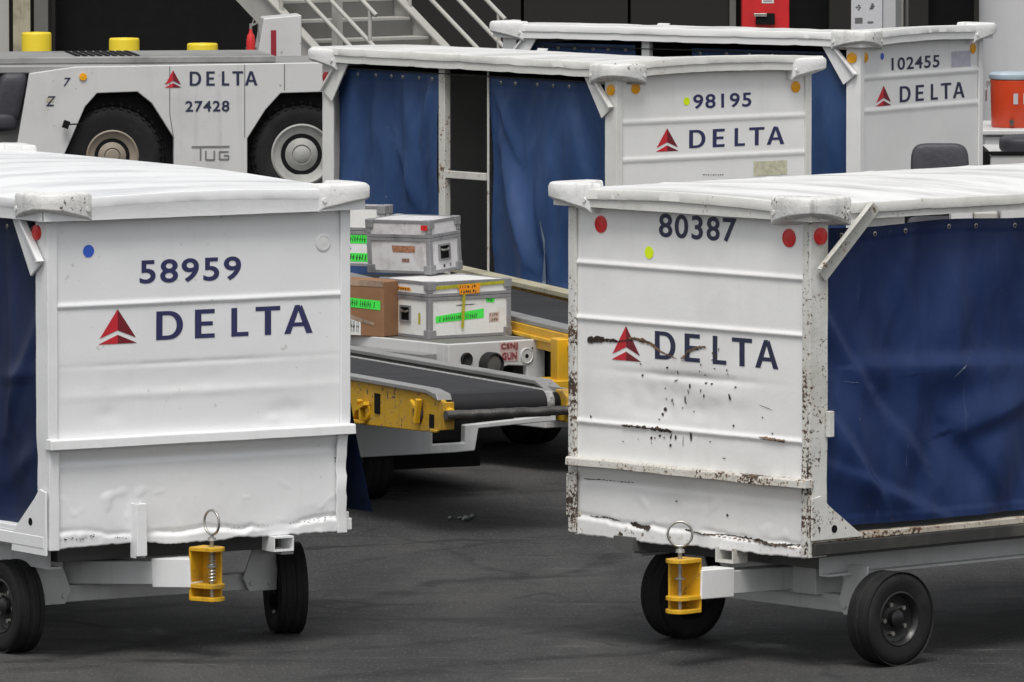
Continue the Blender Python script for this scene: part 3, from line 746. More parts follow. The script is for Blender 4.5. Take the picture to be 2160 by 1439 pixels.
# ---- paint damage on the worn cart on the right, marked where the photo shows it
def flakes_b(mb, fr, surf, rnd):
    s = surf(.0050)
    def chain(pts, ws, m, n=26, jit=.35):
        mb.m = m
        for i in range(n):
            t = i / (n - 1) * (len(pts) - 1); k = min(int(t), len(pts) - 2); f = t - k
            x = pts[k][0] + (pts[k + 1][0] - pts[k][0]) * f; y = pts[k][1] + (pts[k + 1][1] - pts[k][1]) * f; w = ws[k] + (ws[k + 1] - ws[k]) * f
            if jit > 1 and rnd.random() < .45: continue
            y += rnd.uniform(-jit, jit) * w * .5; x += rnd.uniform(-1, 1) * (1.5 if jit > 1 else 0); u, z = fr.onv(x, y); w = w * rnd.uniform(.4, 1.5)
            blob(mb, u, z, (.024 if jit < 1 else .002) + w * .0012, w * (.0021 if jit < 1 else .0045), s, rnd, 9, .6)
    chain([(1240, 717), (1262, 716), (1290, 719), (1300, 721)], [16, 12, 6, 3], 0, 34)
    chain([(1325, 714), (1350, 718), (1370, 725), (1388, 742), (1412, 752), (1422, 757)], [8, 9, 7, 4, 2, 1], 1, 46)
    chain([(1240, 717), (1300, 721), (1330, 716), (1365, 722)], [5, 4, 5, 6], 0, 30)
    chain([(1434, 757), (1448, 742), (1466, 734), (1482, 732)], [2, 3, 5, 4], 1, 24)
    chain([(1436, 762), (1450, 744), (1480, 733)], [2, 2, 3], 0, 14)
    def spots(lst, m=0):
        mb.m = m
        for (x, y, w, h) in lst:
            u, z = fr.onv(x, y); blob(mb, u, z, w * .0029, h * .0021, s, rnd, 9, .5, rnd.uniform(-.3, .3))
    spots([(1501, 745, 5, 6), (1506, 753, 6, 8), (1513, 738, 3, 10), (1499, 760, 4, 4), (1509, 764, 5, 3), (1403, 776, 8, 4), (1347, 768, 5, 4), (1350, 792, 6, 6), (1424, 786, 3, 14), (1420, 803, 12, 3),
           (1475, 770, 4, 5), (1472, 784, 3, 5), (1483, 792, 4, 4), (1504, 778, 5, 4), (1530, 782, 3, 6), (1532, 790, 3, 5), (1485, 808, 8, 4), (1497, 810, 8, 4), (1450, 815, 5, 14), (1446, 826, 3, 12), (1438, 842, 4, 20),
           (1440, 850, 3, 8), (1396, 820, 4, 5), (1397, 842, 4, 4), (1410, 845, 4, 12), (1413, 853, 3, 8), (1474, 824, 3, 10), (1481, 836, 4, 10), (1536, 838, 6, 20), (1548, 817, 7, 5), (1395, 864, 9, 12), (1391, 874, 7, 9),
           (1457, 869, 4, 4), (1432, 861, 3, 5), (1242, 879, 6, 8), (1385, 885, 4, 4), (1604, 881, 4, 5), (1543, 899, 6, 7), (1625, 915, 4, 6), (1525, 967, 9, 3), (1495, 932, 4, 4), (1311, 932, 5, 3), (1343, 927, 3, 3),
           (1370, 924, 6, 8), (1378, 924, 4, 4), (1388, 920, 6, 7), (1397, 924, 4, 6), (1411, 921, 4, 16), (1421, 922, 7, 12), (1410, 940, 7, 8), (1437, 930, 2, 34), (1454, 922, 6, 24), (1371, 935, 3, 4), (1527, 1088, 8, 8), (1420, 1058, 8, 4),
           (1455, 444, 4, 6), (1613, 861, 40, 2)])
    s = lambda u, z: (u, -.0045, z)
    chain([(1706, 480), (1706, 560), (1707, 690)], [2, 3, 2], 0, 60, 2.0); chain([(1706, 880), (1705, 1000), (1704, 1170)], [3, 4, 5], 0, 60, 2.5); chain([(1204, 720), (1206, 860), (1206, 1110)], [3, 3, 5], 0, 40, 3.0)
    s = surf(.0050)
    chain([(1312, 897), (1350, 902), (1385, 906), (1412, 910)], [5, 7, 9, 9], 0, 26)
    chain([(1602, 922), (1625, 926), (1652, 930)], [3, 5, 4], 1, 14)
    chain([(1606, 926), (1650, 933)], [2, 3], 0, 10)
    chain([(1225, 1011), (1260, 1013), (1325, 1019)], [2, 3, 2], 0, 18)
    chain([(1238, 1090), (1275, 1093), (1300, 1100)], [3, 5, 3], 0, 16)
    chain([(1325, 1105), (1345, 1112), (1362, 1116)], [9, 12, 8], 0, 10)
    chain([(1440, 1118), (1475, 1128), (1520, 1128), (1590, 1140), (1620, 1150), (1680, 1150)], [4, 3, 3, 7, 9, 3], 0, 60)
    chain([(1470, 1125), (1600, 1146), (1690, 1160)], [2, 5, 2], 1, 26)
def flakes_a(mb, fr, surf, rnd):
    s = surf(.0050); mb.m = 0
    def line(pts, n, w, m=0):
        mb.m = m
        for i in range(n):
            t = i / (n - 1) * (len(pts) - 1); k = min(int(t), len(pts) - 2); f = t - k
            x = pts[k][0] + (pts[k + 1][0] - pts[k][0]) * f + rnd.uniform(-4, 4); y = pts[k][1] + (pts[k + 1][1] - pts[k][1]) * f + rnd.uniform(-2, 2)
            u, z = fr.onv(x, y); blob(mb, u, z, rnd.uniform(.004, .016) * w, rnd.uniform(.003, .007) * w, s, rnd, 8, .6, rnd.uniform(-.4, .4))
    line([(124, 1139), (150, 1137), (180, 1138), (205, 1130)], 26, 1.0)
    line([(245, 1132), (268, 1136)], 7, .8); line([(478, 1118), (520, 1112), (580, 1106)], 16, .6); line([(620, 1104), (660, 1100), (700, 1092)], 16, .8)
    line([(712, 965), (716, 985), (722, 972)], 12, 1.0)
    mb.m = 0
def flakes_c(mb, fr, surf, rnd):
    s = surf(.0045); mb.m = 0
    for i in range(9):
        u, z = fr.onv(1487 + i * 5, 369 + rnd.uniform(-.5, .5)); blob(mb, u, z, .018, .008, s, rnd, 8, .5)

def bracket_a(root):
    b = MB(); b.prism([(.415, .44), (.465, .44), (.465, .665), (.415, .665)], 1, -.030, -.012)
    b.box(.415, .424, -.013, .03, .43, .665); b.box(.456, .465, -.013, .03, .43, .665); b.build('strap_bracket', M_wa_edge, root, bevel=.003)
    b = MB()
    for z in (.425, .482): b.box(1.10, 1.20, -.02, .08, z - .004, z + .004)
    b.box(1.10, 1.105, -.02, .08, .429, .478); b.box(1.195, 1.2, -.02, .08, .429, .478); b.build('fork_pocket', M_wa_edge, root)
def bracket_b(root):
    b = MB(); b.box(.93, 1.04, -.005, .08, .425, .435); b.box(.93, .938, -.005, .08, .435, .49); b.box(1.032, 1.04, -.005, .08, .435, .49); b.build('fork_pocket', M_wb_brace, root)
    b = MB(); b.box(.30, .42, -.01, .08, .43, .49); b.build('fork_pocket', M_chassis_d, root)
    b = MB(); b.box(1.5 + .004, 1.5 + .03, .085, .115, .99, 1.10); b.build('latch', M_wb_edge, root, bevel=.004)

LA, LB = 3.04, 3.75
baggage_cart(FA, "clean white baggage cart numbered 58959 with a blue dot sticker, left foreground", dict(
    L=LA, side=0, seed=1, paint=M_wa, edge=M_wa_edge, top=M_wa_top, brace=M_wa_edge, res=(170, 210), ink=M_navy,
    ribs=(1.517,), ledge=.936, ledge_h=.044, ledge_wob=.0015, ledge_mat=M_wa_edge, lumps=.009, ragged=.030, bow=.006,
    dents=((.75, 1.258, .55, .010, .0030), (.78, 1.13, .62, .020, -.0035), (.75, 1.19, .6, .05, .003), (1.2, 1.03, .10, .04, .008), (1.12, .99, .03, .02, -.004), (.3, 1.05, .05, .03, .004)), flakes=flakes_a,
    num=('58959', (.455, 1.600, .957, 1.702)), word=(.537, 1.357, 1.317, 1.480), emblem=(.347, 1.350, .192, .148),
    dots=((.206, 1.75, .027, M_blue, 'sticker'), (1.369, 1.745, .037, M_refwhite, 'reflector')),
    side_refl=((.085, 1.832, .032, M_refred),), lip=.0, rise=.030, ribroof=0, buckle=.0016, bump_z=2.002, worn=(0,), post_hurt={(True, False): 1.0, (False, False): .25},
    sill=[M_wa_edge, M_wa_edge, M_chassis],
    curtains=[dict(mat=M_vinyl_a, fn=dict(plane=.035, out=-1, v0=.10, v1=1.58, z0=.572, z1=1.872, seed=2.0, amp=.020, folds=2.4, diag=.9, creases=crease_list(FA, 0, [(0, 925, 68, 690, .025, .022), (0, 800, 60, 790, .02, .014), (5, 500, 20, 900, .03, .015), (0, 1020, 60, 960, .03, .018)]))),
              dict(mat=M_vinyl_a, fn=dict(plane=.035, out=-1, v0=1.64, v1=2.95, z0=.572, z1=1.872, seed=5.0, amp=.020, folds=2.4, diag=.6)),
              dict(mat=M_vinyl_a, fn=dict(plane=1.475, out=1, v0=.09, v1=1.6, z0=.555, z1=1.872, seed=8.0, amp=.014, folds=2.0, flare=.17))],
    mid_posts=((.02, 1.58, 1.64), (1.44, 1.58, 1.64)),
    gear=dict(front=dict(left=(.10, .50, -.05), right=(1.47, .50, -.33)), back=dict(left=(.12, 2.7, 0), right=(1.38, 2.7, 0)),
              hitch={'from': (.40, .52), 'to': (.672, -.10), 'z': .365, 'ring': -.3, 'coil': True, 'web': 1}), extras=(bracket_a,)))
baggage_cart(FB, "chipped rusting white baggage cart numbered 80387 with red round reflectors, right foreground", dict(
    L=LB, side=1, fz=1.903, brace_out=True, gz=.556, lining=1.62, seed=2, paint=M_wb, edge=M_wb_edge, top=M_wb_top, brace=M_wb_brace, res=(170, 210), ink=M_navyb,
    ribs=(1.655, 1.416, .967), ledge_u0=.018, ledge=.797, ledge_h=.036, ledge_wob=.004, ledge_mat=M_wb_ledge, lumps=.005, ragged=.030, bow=-.004,
    dents=((.75, 1.20, .35, .016, .008), (.70, 1.09, .42, .09, .011), (.9, 1.13, .18, .05, -.008)), flakes=flakes_b,
    num=('80387', (.560, 1.790, 1.040, 1.893)), word=(.535, 1.267, 1.296, 1.387), emblem=(.354, 1.248, .187, .150),
    dots=((.195, 1.828, .037, M_refred, 'reflector'), (1.361, 1.825, .039, M_refred, 'reflector'), (.5, 1.721, .027, M_lime, 'sticker')),
    side_refl=((.054, 1.838, .036, M_refred),), lip=.004, buckle=.003, bump_z=2.004, worn=(1,), post_hurt={(True, False): .15},
    sill=[M_wb_sill, M_rubber_edge, M_chassis_d],
    curtains=[dict(mat=M_vinyl_b, fn=dict(plane=1.465, out=1, v0=.085, v1=1.56, z0=.60, z1=1.868, seed=3.0, amp=.034, folds=1.2, diag=-.9, sag=.012, creases=crease_list(FB, 1.5, [(1748, 660, 1850, 830, .03, .030), (1850, 830, 1960, 985, .03, .020), (1830, 778, 2200, 770, .045, .028), (1752, 860, 1880, 1085, .03, .028), (1758, 985, 2010, 1100, .03, .020), (2190, 830, 2030, 905, .05, .035), (1925, 500, 1945, 720, .05, .018), (2060, 480, 2080, 760, .05, -.016), (2010, 905, 2110, 1060, .04, -.020), (1755, 690, 1900, 890, .05, -.02)])), nu=150, nv=120,
                   pale_streak=([(.24, 1.214, .004), (.30, 1.205, .012), (.36, 1.210, .002)], [(.86, 1.20, .003), (.90, 1.235, .018), (.92, 1.25, .004)], [(.55, 1.225, .002), (.68, 1.228, .006), (.78, 1.23, .001)])),
              dict(mat=M_vinyl_b, fn=dict(plane=1.465, out=1, v0=1.62, v1=3.15, z0=.60, z1=1.868, seed=6.0, amp=.026, folds=1.4, diag=-.7))],
    mid_posts=((1.435, 1.57, 1.62),),
    gear=dict(front=dict(left=(.20, .50, .0), right=(1.53, .45, .0)), back=dict(left=(.12, 3.42, 0), right=(1.38, 3.42, 0)),
              hitch={'from': (.93, .50), 'to': (1.010, -.22), 'z': .352, 'ring': 2.2, 'coil': False}), extras=(bracket_b,)))
baggage_cart(FC, "weathered white baggage cart numbered 98195 with a gap between its blue curtains", dict(
    L=2.78, side=0, seed=3, paint=M_wc, edge=M_wc_edge, top=M_wc_top, brace=M_wc_edge, res=(90, 110), ink=M_navy,
    ribs=(1.617, 1.398), ledge=.90, ledge_h=.04, ledge_wob=.002, ledge_mat=M_wc_edge, lumps=.008, ragged=.02, dents=(), flakes=flakes_c,
    num=('98195', (.592, 1.684, 1.040, 1.769)), word=(.563, 1.456, 1.297, 1.562), emblem=(.395, 1.444, .175, .135),
    dots=((.154, 1.817, .032, M_refamb, 'reflector'), (1.384, 1.79, .034, M_refamb, 'reflector'), (.542, 1.731, .024, M_lime, 'sticker')),
    patches=((1.19, 1.318, .26, .085, M_stain, 'label_residue'),),
    side_refl=((.045, 1.812, .032, M_refamb), (2.735, 1.79, .032, M_refred)), lip=.003, buckle=.0035, bump_z=1.965, worn=(0,), post_hurt={}, roof_drop=.065,
    sill=[M_wc_edge, M_wc_edge, M_chassis],
    curtains=[dict(mat=M_vinyl_c, fn=dict(plane=.05, out=-1, v0=.03, v1=1.225, z0=.60, z1=1.845, seed=4.0, amp=.036, folds=3.2, diag=.25, creases=crease_list(FC, 0, [(1035, 300, 1110, 560, .03, .030), (1030, 190, 1075, 330, .03, .022), (1180, 420, 1160, 590, .03, .025), (1260, 250, 1290, 420, .03, .030), (1120, 380, 1130, 520, .04, .02), (1205, 180, 1215, 340, .03, -.02)])), nu=120,
                   pale_streak=([(.72, 1.02, .006), (.69, .90, .028), (.70, .82, .018), (.745, .66, .030), (.75, .62, .026)], [(.12, 1.52, .006), (.14, 1.40, .03), (.11, 1.30, .02), (.15, 1.20, .006)])),
              dict(mat=M_vinyl_c, fn=dict(plane=.05, out=-1, v0=1.68, v1=2.69, z0=.60, z1=1.845, seed=14.0, amp=.036, folds=3.4, diag=.15, creases=crease_list(FC, 0, [(745, 170, 735, 440, .04, -.03), (820, 300, 870, 440, .04, .025), (900, 180, 880, 300, .03, .025)])), nu=120)],
    mid_mat=M_wb_brace, mid_posts=((.015, 1.612, 1.672), (.03, 1.218, 1.232, .012)), rails=((.02, 1.235, 1.612, 1.252),),
    gear=dict(front=dict(left=(.12, .5, 0), right=(1.38, .5, 0)), back=dict(left=(.12, 2.3, 0), right=(1.38, 2.3, 0)), hitch={'from': (.75, .5), 'to': (.75, -.2), 'z': .36, 'ring': .6})))
baggage_cart(FD, "white baggage cart numbered 102455 with a paper sheet taped on, back right", dict(
    L=2.72, side=0, seed=4, paint=M_wd, edge=M_wd, top=M_wc_top, brace=M_wd, res=(90, 110), ink=M_navyb,
    ribs=(1.684, 1.473), ledge=.82, ledge_h=.04, ledge_wob=.001, ledge_mat=M_wd, lumps=.006, ragged=.015, dents=(), flakes=None,
    num=('102455', (.394, 1.722, .977, 1.802)), word=(.491, 1.516, 1.291, 1.618), emblem=(.297, 1.503, .190, .128),
    dots=((.075, 1.816, .032, M_refamb, 'reflector'), (1.39, 1.828, .034, M_refamb, 'reflector'), (.28, 1.816, .022, M_blue, 'sticker')),
    patches=((1.245, 1.765, .24, .10, M_paper, 'taped_sheet'),),
    side_refl=((.06, 1.816, .034, M_refamb),), lip=.003, buckle=.0035, bump_z=1.99, worn=(0,), post_hurt={}, roof_drop=.085,
    sill=[M_wd, M_wd, M_chassis],
    curtains=[dict(mat=M_vinyl_c, fn=dict(plane=.05, out=-1, v0=.10, v1=1.30, z0=.60, z1=1.845, seed=24.0, amp=.035, folds=3.0, diag=.25)),
              dict(mat=M_vinyl_c, fn=dict(plane=.05, out=-1, v0=1.72, v1=2.66, z0=.60, z1=1.855, seed=34.0, amp=.03, folds=3.0, diag=.15))],
    mid_posts=((.02, 1.60, 1.66),),
    gear=dict(front=dict(left=(.12, .5, 0), right=(1.38, .5, 0)), back=dict(left=(.12, 2.3, 0), right=(1.38, 2.3, 0)), hitch={'from': (.75, .5), 'to': (.75, -.2), 'z': .36, 'ring': .6})))

# ---------------------------------------------------------------- ground
g = MB(); g.box(-150, 150, -20, 260, -.5, 0.0)
go = g.build('apron_ground', M_asphalt); go['kind'] = 'structure'

# ---------------------------------------------------------------- near belt loader
F1 = Frame(-.335, 40.4, .45)
K2 = Frame(-.336, 43.95, .65)
l1 = thing('belt_loader', 'belt loader with worn yellow sides whose white deck carries the stacked cases', 'belt loader', F1, group='belt loaders')
def k2(u, v, z): return F1.loc(K2.world(u, v, z))
def in1(mb, f=k2): mb.v = [tuple(f(*p)) for p in mb.v]; return mb
# belt, one continuous loop over its front roller
b = MB(); r_ = .066; zc = .70 - r_; path = []
path += [(4.6, .70), (2.0, .70), (.9, .70), (.35, .70)]
for k in range(0, 17): a = math.pi / 2 + math.pi * k / 16; path.append((.085 + math.cos(a) * r_, zc + math.sin(a) * r_))
path += [(.9, .57), (4.6, .57)]
for (ua, ub, mi) in ((.055, .575, 0), (.575, .615, 1)):
    b.m = mi; n = len(path)
    vs = [(u, v, z) for (v, z) in path for u in (ua, ub)]
    b.add(vs, [(2 * i, 2 * i + 1, 2 * i + 3, 2 * i + 2) for i in range(n - 1)])
b.build('belt', [M_belt, M_beltworn], l1, smooth='auto')
b = MB(); b.tube([(.62, .085, zc), (.70, .085, zc)], .052, 20); b.tube([(.60, .085, zc), (.76, .085, zc)], .02, 12); b.box(.62, .70, .16, 4.5, .58, .66); b.build('roller', M_black, l1, smooth='auto')
# left yellow side plate
sp = MB(); prof = [(-.02, .53), (-.02, .672), (.04, .690), (.12, .702), (4.6, .702), (4.6, .47), (1.2, .475), (.9, .486), (.2, .508), (.03, .528)]
sp.prism(prof, 0, -.012, .012); sp.box(-.012, .05, -.024, -.004, .532, .668)
sp.prism([(.005, .53), (.10, .53), (.10, .512), (.02, .516)], 0, -.028, -.0125)
sd_ = sp.build('side_plate', M_yellow_w, l1, bevel=.005)
t = MB(); t.prism([(.0, .675), (.02, .706), (.14, .722), (4.6, .722), (4.6, .700), (.13, .700)], 0, -.03, .05); t.build('wear_strip', M_rail, sd_, bevel=.004)
t = MB(); t.box(-.018, -.0125, .70, .76, .555, .655); t.build('slot', M_black, sd_)
t = MB()
v1, z1 = F1.onu(778, 870); t.lathe([(.045, 0), (.045, .012), (.028, .02), (.028, .0)], (-.012, v1, z1), (-1, 0, 0), 18)
t.bar((-.04, v1 - .06, z1 + .05), (-.03, v1 + .07, z1 + .01), .03, .02); t.build('latch', M_yellow, sd_, bevel=.003)
v1, z1 = F1.onu(888, 870); t = MB(); t.lathe([(.055, 0), (.05, .010), (.02, .014), (.001, .014)], (-.012, v1, z1), (-1, 0, 0), 20); t.build('bearing_cap', M_rustflake, sd_, smooth='auto')
t = MB(); t.bar((-.035, v1 - .05, z1 + .07), (-.035, v1 - .02, z1 - .05), .03, .025); t.bar((-.035, v1 + .04, z1 + .055), (-.035, v1 - .03, z1 + .02), .02, .02); t.build('adjuster', M_yellow, sd_, bevel=.004)
t = MB(); t.lathe([(.001, .030), (.018, .026), (.024, .012), (.024, 0)], (.024, -.024, .618), (0, -1, 0), 18); t.build('boss', M_yellow, sd_, smooth='auto')
va_, za_ = F1.onu(768, 868); t = MB(); t.box(-.050, -.0125, va_ - .055, va_ + .055, za_ - .055, za_ - .040); t.box(-.050, -.0125, va_ - .055, va_ - .040, za_ - .0395, za_ + .02); t.bar((-.03, va_ + .05, za_ - .04), (-.03, va_ - .02, za_ + .06), .03, .018); t.build('hinge_bracket', M_yellow_w, sd_, bevel=.003)
t = MB(); t.box(-.0145, -.0126, va_ - .035, va_ + .045, za_ - .03, za_ + .025); t.box(-.0145, -.0126, .075, .13, .535, .60); t.build('cut_out', M_black, sd_)
t = MB()
for k in range(7): t.lathe([(.007, .003), (.001, .004)], (-.012, .25 + k * .42, .688 - .006 * (k % 2)), (-1, 0, 0), 8)
t.build('bolt_row', M_darksteel, sd_)
# right side plate, its light rail and end block
sp = MB(); sp.prism([(.02, .56), (.02, .66), (.10, .69), (4.6, .69), (4.6, .56)], 0, .765, .785); s2 = sp.build('side_plate', M_rail, l1, bevel=.004)
t = MB(); t.prism([(.30, .655), (.50, .712), (4.6, .712), (4.6, .69), (.5, .69)], 0, .735, .83); t.build('wear_strip', M_rail, s2, bevel=.004)
t = MB(); t.prism([(-.03, .545), (-.03, .672), (.02, .70), (.10, .70), (.10, .545)], 0, .655, .735); t.box(.65, .745, -.045, -.03, .60, .64); t.build('end_block', M_yellow_w, s2, bevel=.008)
t = MB(); n = 20; t.tube([(-.01 + .70 * k / n, -.048 + .006 * math.sin(k * .5), .607 + .006 * nz(k * .4, 3.0)) for k in range(n + 1)], .0235, 14)
t.tube([(.675, -.062, .622), (.675, -.08, .622)], .010, 8); t.tube([(.69, -.06, .598), (.69, -.078, .598)], .008, 8)
t.build('bumper_bar', M_darksteel, l1, smooth='auto')
# white chassis nose under the belt
ch = MB(); px = [(700, 893), (913, 893), (913, 938), (980, 934), (981, 897), (1100, 884), (1215, 868), (1215, 884), (1100, 895), (1010, 904), (1002, 951), (960, 955), (773, 965), (700, 968)]
pts = [F1.onv(x, y, 1.75) for x, y in px]
ch.prism(pts, 1, 1.75, 1.80); ch.build('chassis_nose', M_chassis, l1, bevel=.006)
b = MB(); b.box(-.6, 1.0, 1.81, 5.0, .30, .50); b.box(.35, 1.3, 1.9, 5.0, .38, .46); b.box(-1.3, 1.30, 2.3, 6.0, .11, .26); b.build('underframe', M_black, l1)  # the wide low slab is added to the frame to darken the ground beneath
# deck box with the headlamp and the stencilled name
d = MB(); K = K2
def onp(x, y): return K.onv(x, y)
d.prism([(0, .50), (.0, .67), (.645, .67), (.645, .445), (.524, .445), (.524, .532), (.40, .541), (.2, .50)], 1, 0, .04)
d.box(-.002, .030, .04, 3.4, .50, .6695); d.box(.615, .6435, .04, 1.4, .53, .667)
in1(d).build('deck_body', M_tugpaint, l1, bevel=.006)
d = MB(); d.box(.028, .617, .045, 3.4, .655, .668); in1(d).build('deck_mat', M_stair_d, l1)
d = MB(); d.box(-.10, -.004, .10, 3.4, .575, .615); in1(d).build('side_step', M_rail, l1, bevel=.004)
d = MB(); d.box(.36, 1.6, .06, 3.2, .28, .435); d.box(.30, 1.6, -.45, .06, .24, .40); d.box(.95, 1.35, .8, 1.4, .435, .50); in1(d).build('lower_chassis', M_tugpaint, l1, bevel=.006)
d = MB(); d.box(.64, 1.0, .30, 2.4, .437, .60); d.box(.10, .52, .12, .5, .40, .54); in1(d).build('engine_bay', M_black, l1)
d = MB(); d.box(.646, .66, .15, .60, .44, .665); in1(d).build('side_cover', M_chassis, l1, bevel=.004)
lm = MB(); lm.lathe([(.064, .03), (.066, -.05), (.058, -.062), (.055, -.055), (.052, -.04)], (.265, 0, .553), (0, 1, 0), 28); hl = in1(lm).build('headlamp', M_tyre, l1, smooth='auto')
lm = MB(); lm.lathe([(.053, -.045), (.045, -.053), (.02, -.056), (.001, -.057)], (.265, 0, .553), (0, 1, 0), 28); in1(lm).build('lens', plain("lamp lens", (.10, .10, .097), .4), hl, smooth='auto')
lm = MB(); lm.lathe([(.036, .0), (.038, -.012), (.032, -.016), (.001, -.002)], (.115, 0, .585), (0, 1, 0), 24); lm.m = 0; in1(lm).build('lamp_rim', M_tyre, l1, smooth='auto')
lm = MB(); lm.lathe([(.042, .0), (.042, -.007), (.039, -.009), (.036, -.005), (.001, -.005)], (.518, 0, .586), (0, 1, 0), 24); pl = in1(lm).build('round_plate', M_tugpaint, l1, smooth='auto')
lm = MB(); lm.lathe([(.012, -.0055), (.001, -.0055)], (.518, 0, .584), (0, 1, 0), 14); lm.lathe([(.006, -.0055), (.001, -.0055)], (.555, 0, .625), (0, 1, 0), 10); in1(lm).build('hole', M_black, pl)
sg = MB(); put_quad(sg, [(.338, .562), (.462, .562), (.462, .665), (.338, .665)], lambda u, z: (u, -.003, z)); stc = in1(sg).build('stencil_patch', plain("stencil wash", (.60, .45, .43), .5, 0, .3, 60), l1)
sg = MB(); put_text(sg, 'GUN', (.352, .570, .450, .610), lambda u, z: (u, -.006, z), .04); put_text(sg, 'CSNJ', (.344, .620, .456, .659), lambda u, z: (u, -.006, z), .04)
in1(sg).build('stencil_lettering', plain("stencil red", (.28, .03, .04), .5, 0, .5, 80), stc)
for (X, Y, R, W_) in ((-.76, 42.42, .20, .15), (.10, 45.6, .26, .18)):
    P = F1.loc(Vector((X, Y, 0))); wheel(l1, (P.x, P.y, R), 0.05, R, W_, side=-1)

# ---------------------------------------------------------------- far belt loader
F4 = Frame(-.1, 44.6, .3)
l2 = thing('belt_loader', 'second belt loader with a cleaner yellow frame, running behind the cases', 'belt loader', F4, group='belt loaders')
b = MB(); b.box(.25, .80, -1.7, 3.6, .735, .750); b.build('belt', M_belt, l2, bevel=.004)
b = MB(); b.prism([(-1.7, .62), (-1.7, .735), (3.6, .735), (3.6, .62)], 0, .135, .16); b.prism([(-1.7, .668), (3.6, .668), (3.6, .69), (-1.7, .69)], 0, .115, .135)
s1 = b.build('side_plate', M_yellow, l2, bevel=.006)
t = MB(); t.box(.14, .25, -1.7, 3.6, .736, .762); t.build('wear_strip', M_rail, s1, bevel=.004)
b = MB(); b.box(.88, .90, -1.7, 3.6, .62, .76); s1 = b.build('side_plate', M_yellow, l2, bevel=.004)
t = MB(); t.box(.81, .92, -1.7, 3.6, .761, .79); t.build('wear_strip', M_board, s1, bevel=.004)
v1, z1 = F4.onu(1190, 712, .13)
b = MB(); b.box(.06, .13, v1 - .10, v1 + .02, .30, z1 - .0); b.box(.03, .13, v1 - .12, v1 + .12, .42, .50); b.build('leg', M_yellow, l2, bevel=.008)
b = MB(); b.box(.2, .9, -1.2, 3.4, .30, .60); b.build('underframe', M_black, l2)
for v in (-1.75, 2.8):
    for u in (.30, .95): wheel(l2, (u, v, .22), 0.0, .22, .14)

# ---------------------------------------------------------------- freight on the deck
def case(name, label, fr, w, d, h, z0, panel, tilt=(0, 0), lid=.27, group='cases on the loader deck', cat='flight case', handle_side='u', handle_front=False, lidcol=None):
    root = thing(name, label, cat, fr, group=group); root.location.z = z0
    root.rotation_euler = (tilt[0], tilt[1], fr.th)
    zl = h * (1 - lid)
    b = MB(); b.box(.004, w - .004, .004, d - .004, .006, zl - .012); b.build('body', panel, root, bevel=.004)
    b = MB(); b.box(.004, w - .004, .004, d - .004, zl + .012, h - .004); b.build('lid', panel, root, bevel=.004)
    e = MB(); t = .026
    for z, q in ((zl, .019),):
        e.box(-.002, w + .002, -.002, d + .002, z - q, z - .001); e.box(-.0025, w + .0025, -.0025, d + .0025, z + .001, z + q)
    for z in (0, h):
        zz = (z, z + .017) if z == 0 else (z - .017, z)
        e.box(0, w, 0, .012, *zz); e.box(0, w, d - .012, d, *zz); e.box(0, .012, .0125, d - .0125, *zz); e.box(w - .012, w, .0125, d - .0125, *zz)
    e.build('edge_trim', M_alloy, root, bevel=.002)
    for (x, y, sx, sy) in ((0, 0, 1, 1), (w, 0, -1, 1), (0, d, 1, -1), (w, d, -1, -1)):
        c = MB()
        for (za, zb_) in ((.0175, zl - .0195), (zl + .0195, h - .0175)):
            c.prism([(x - sx * .003, y - sy * .003), (x + sx * t, y - sy * .003), (x + sx * t, y + sy * .006), (x + sx * .006, y + sy * .006), (x + sx * .006, y + sy * t), (x - sx * .003, y + sy * t)], 2, za, zb_)
        for zz in (0.0, h - .045):
            c.prism([(x - sx * .006, y - sy * .006), (x + sx * .045, y - sy * .006), (x + sx * .045, y + sy * .02), (x + sx * .02, y + sy * .045), (x - sx * .006, y + sy * .045)], 2, zz - .002, zz + .047)
        c.build('corner', M_alloy, root, bevel=.005)
    # recessed handle dish
    hd = MB()
    def dish(pt):
        hd.m = 0
        for a, b_, c_, d_ in ((-.050, -.040, -.045, .045), (.040, .050, -.045, .045), (-.0395, .0395, -.045, -.035), (-.0395, .0395, .035, .045)):
            vs = [pt(x, z, o) for x in (a, b_) for z in (c_, d_) for o in (0, .009)]
            hd.add(vs, [(0, 1, 3, 2), (4, 6, 7, 5), (0, 4, 5, 1), (2, 3, 7, 6), (0, 2, 6, 4), (1, 5, 7, 3)])
        hd.m = 1; hd.add([pt(-.04, -.036, .0015), pt(.04, -.036, .0015), pt(.04, .036, .0015), pt(-.04, .036, .0015)], [(0, 1, 2, 3)])
        hd.m = 2; hd.tube([pt(-.032, .018, .006), pt(-.02, .012, .012), pt(.02, .012, .012), pt(.032, .018, .006)], .006, 8)
    zc_ = zl * .56
    if handle_side == 'u0': dish(lambda a, z, o: (.0035 - o, d * .48 + a, zc_ + z))
    elif handle_side == 'v0': dish(lambda a, z, o: (w * .47 + a, .0035 - o, zc_ + z))
    hd.build('handle', [M_alloy, M_black, M_steel], root)
    return root
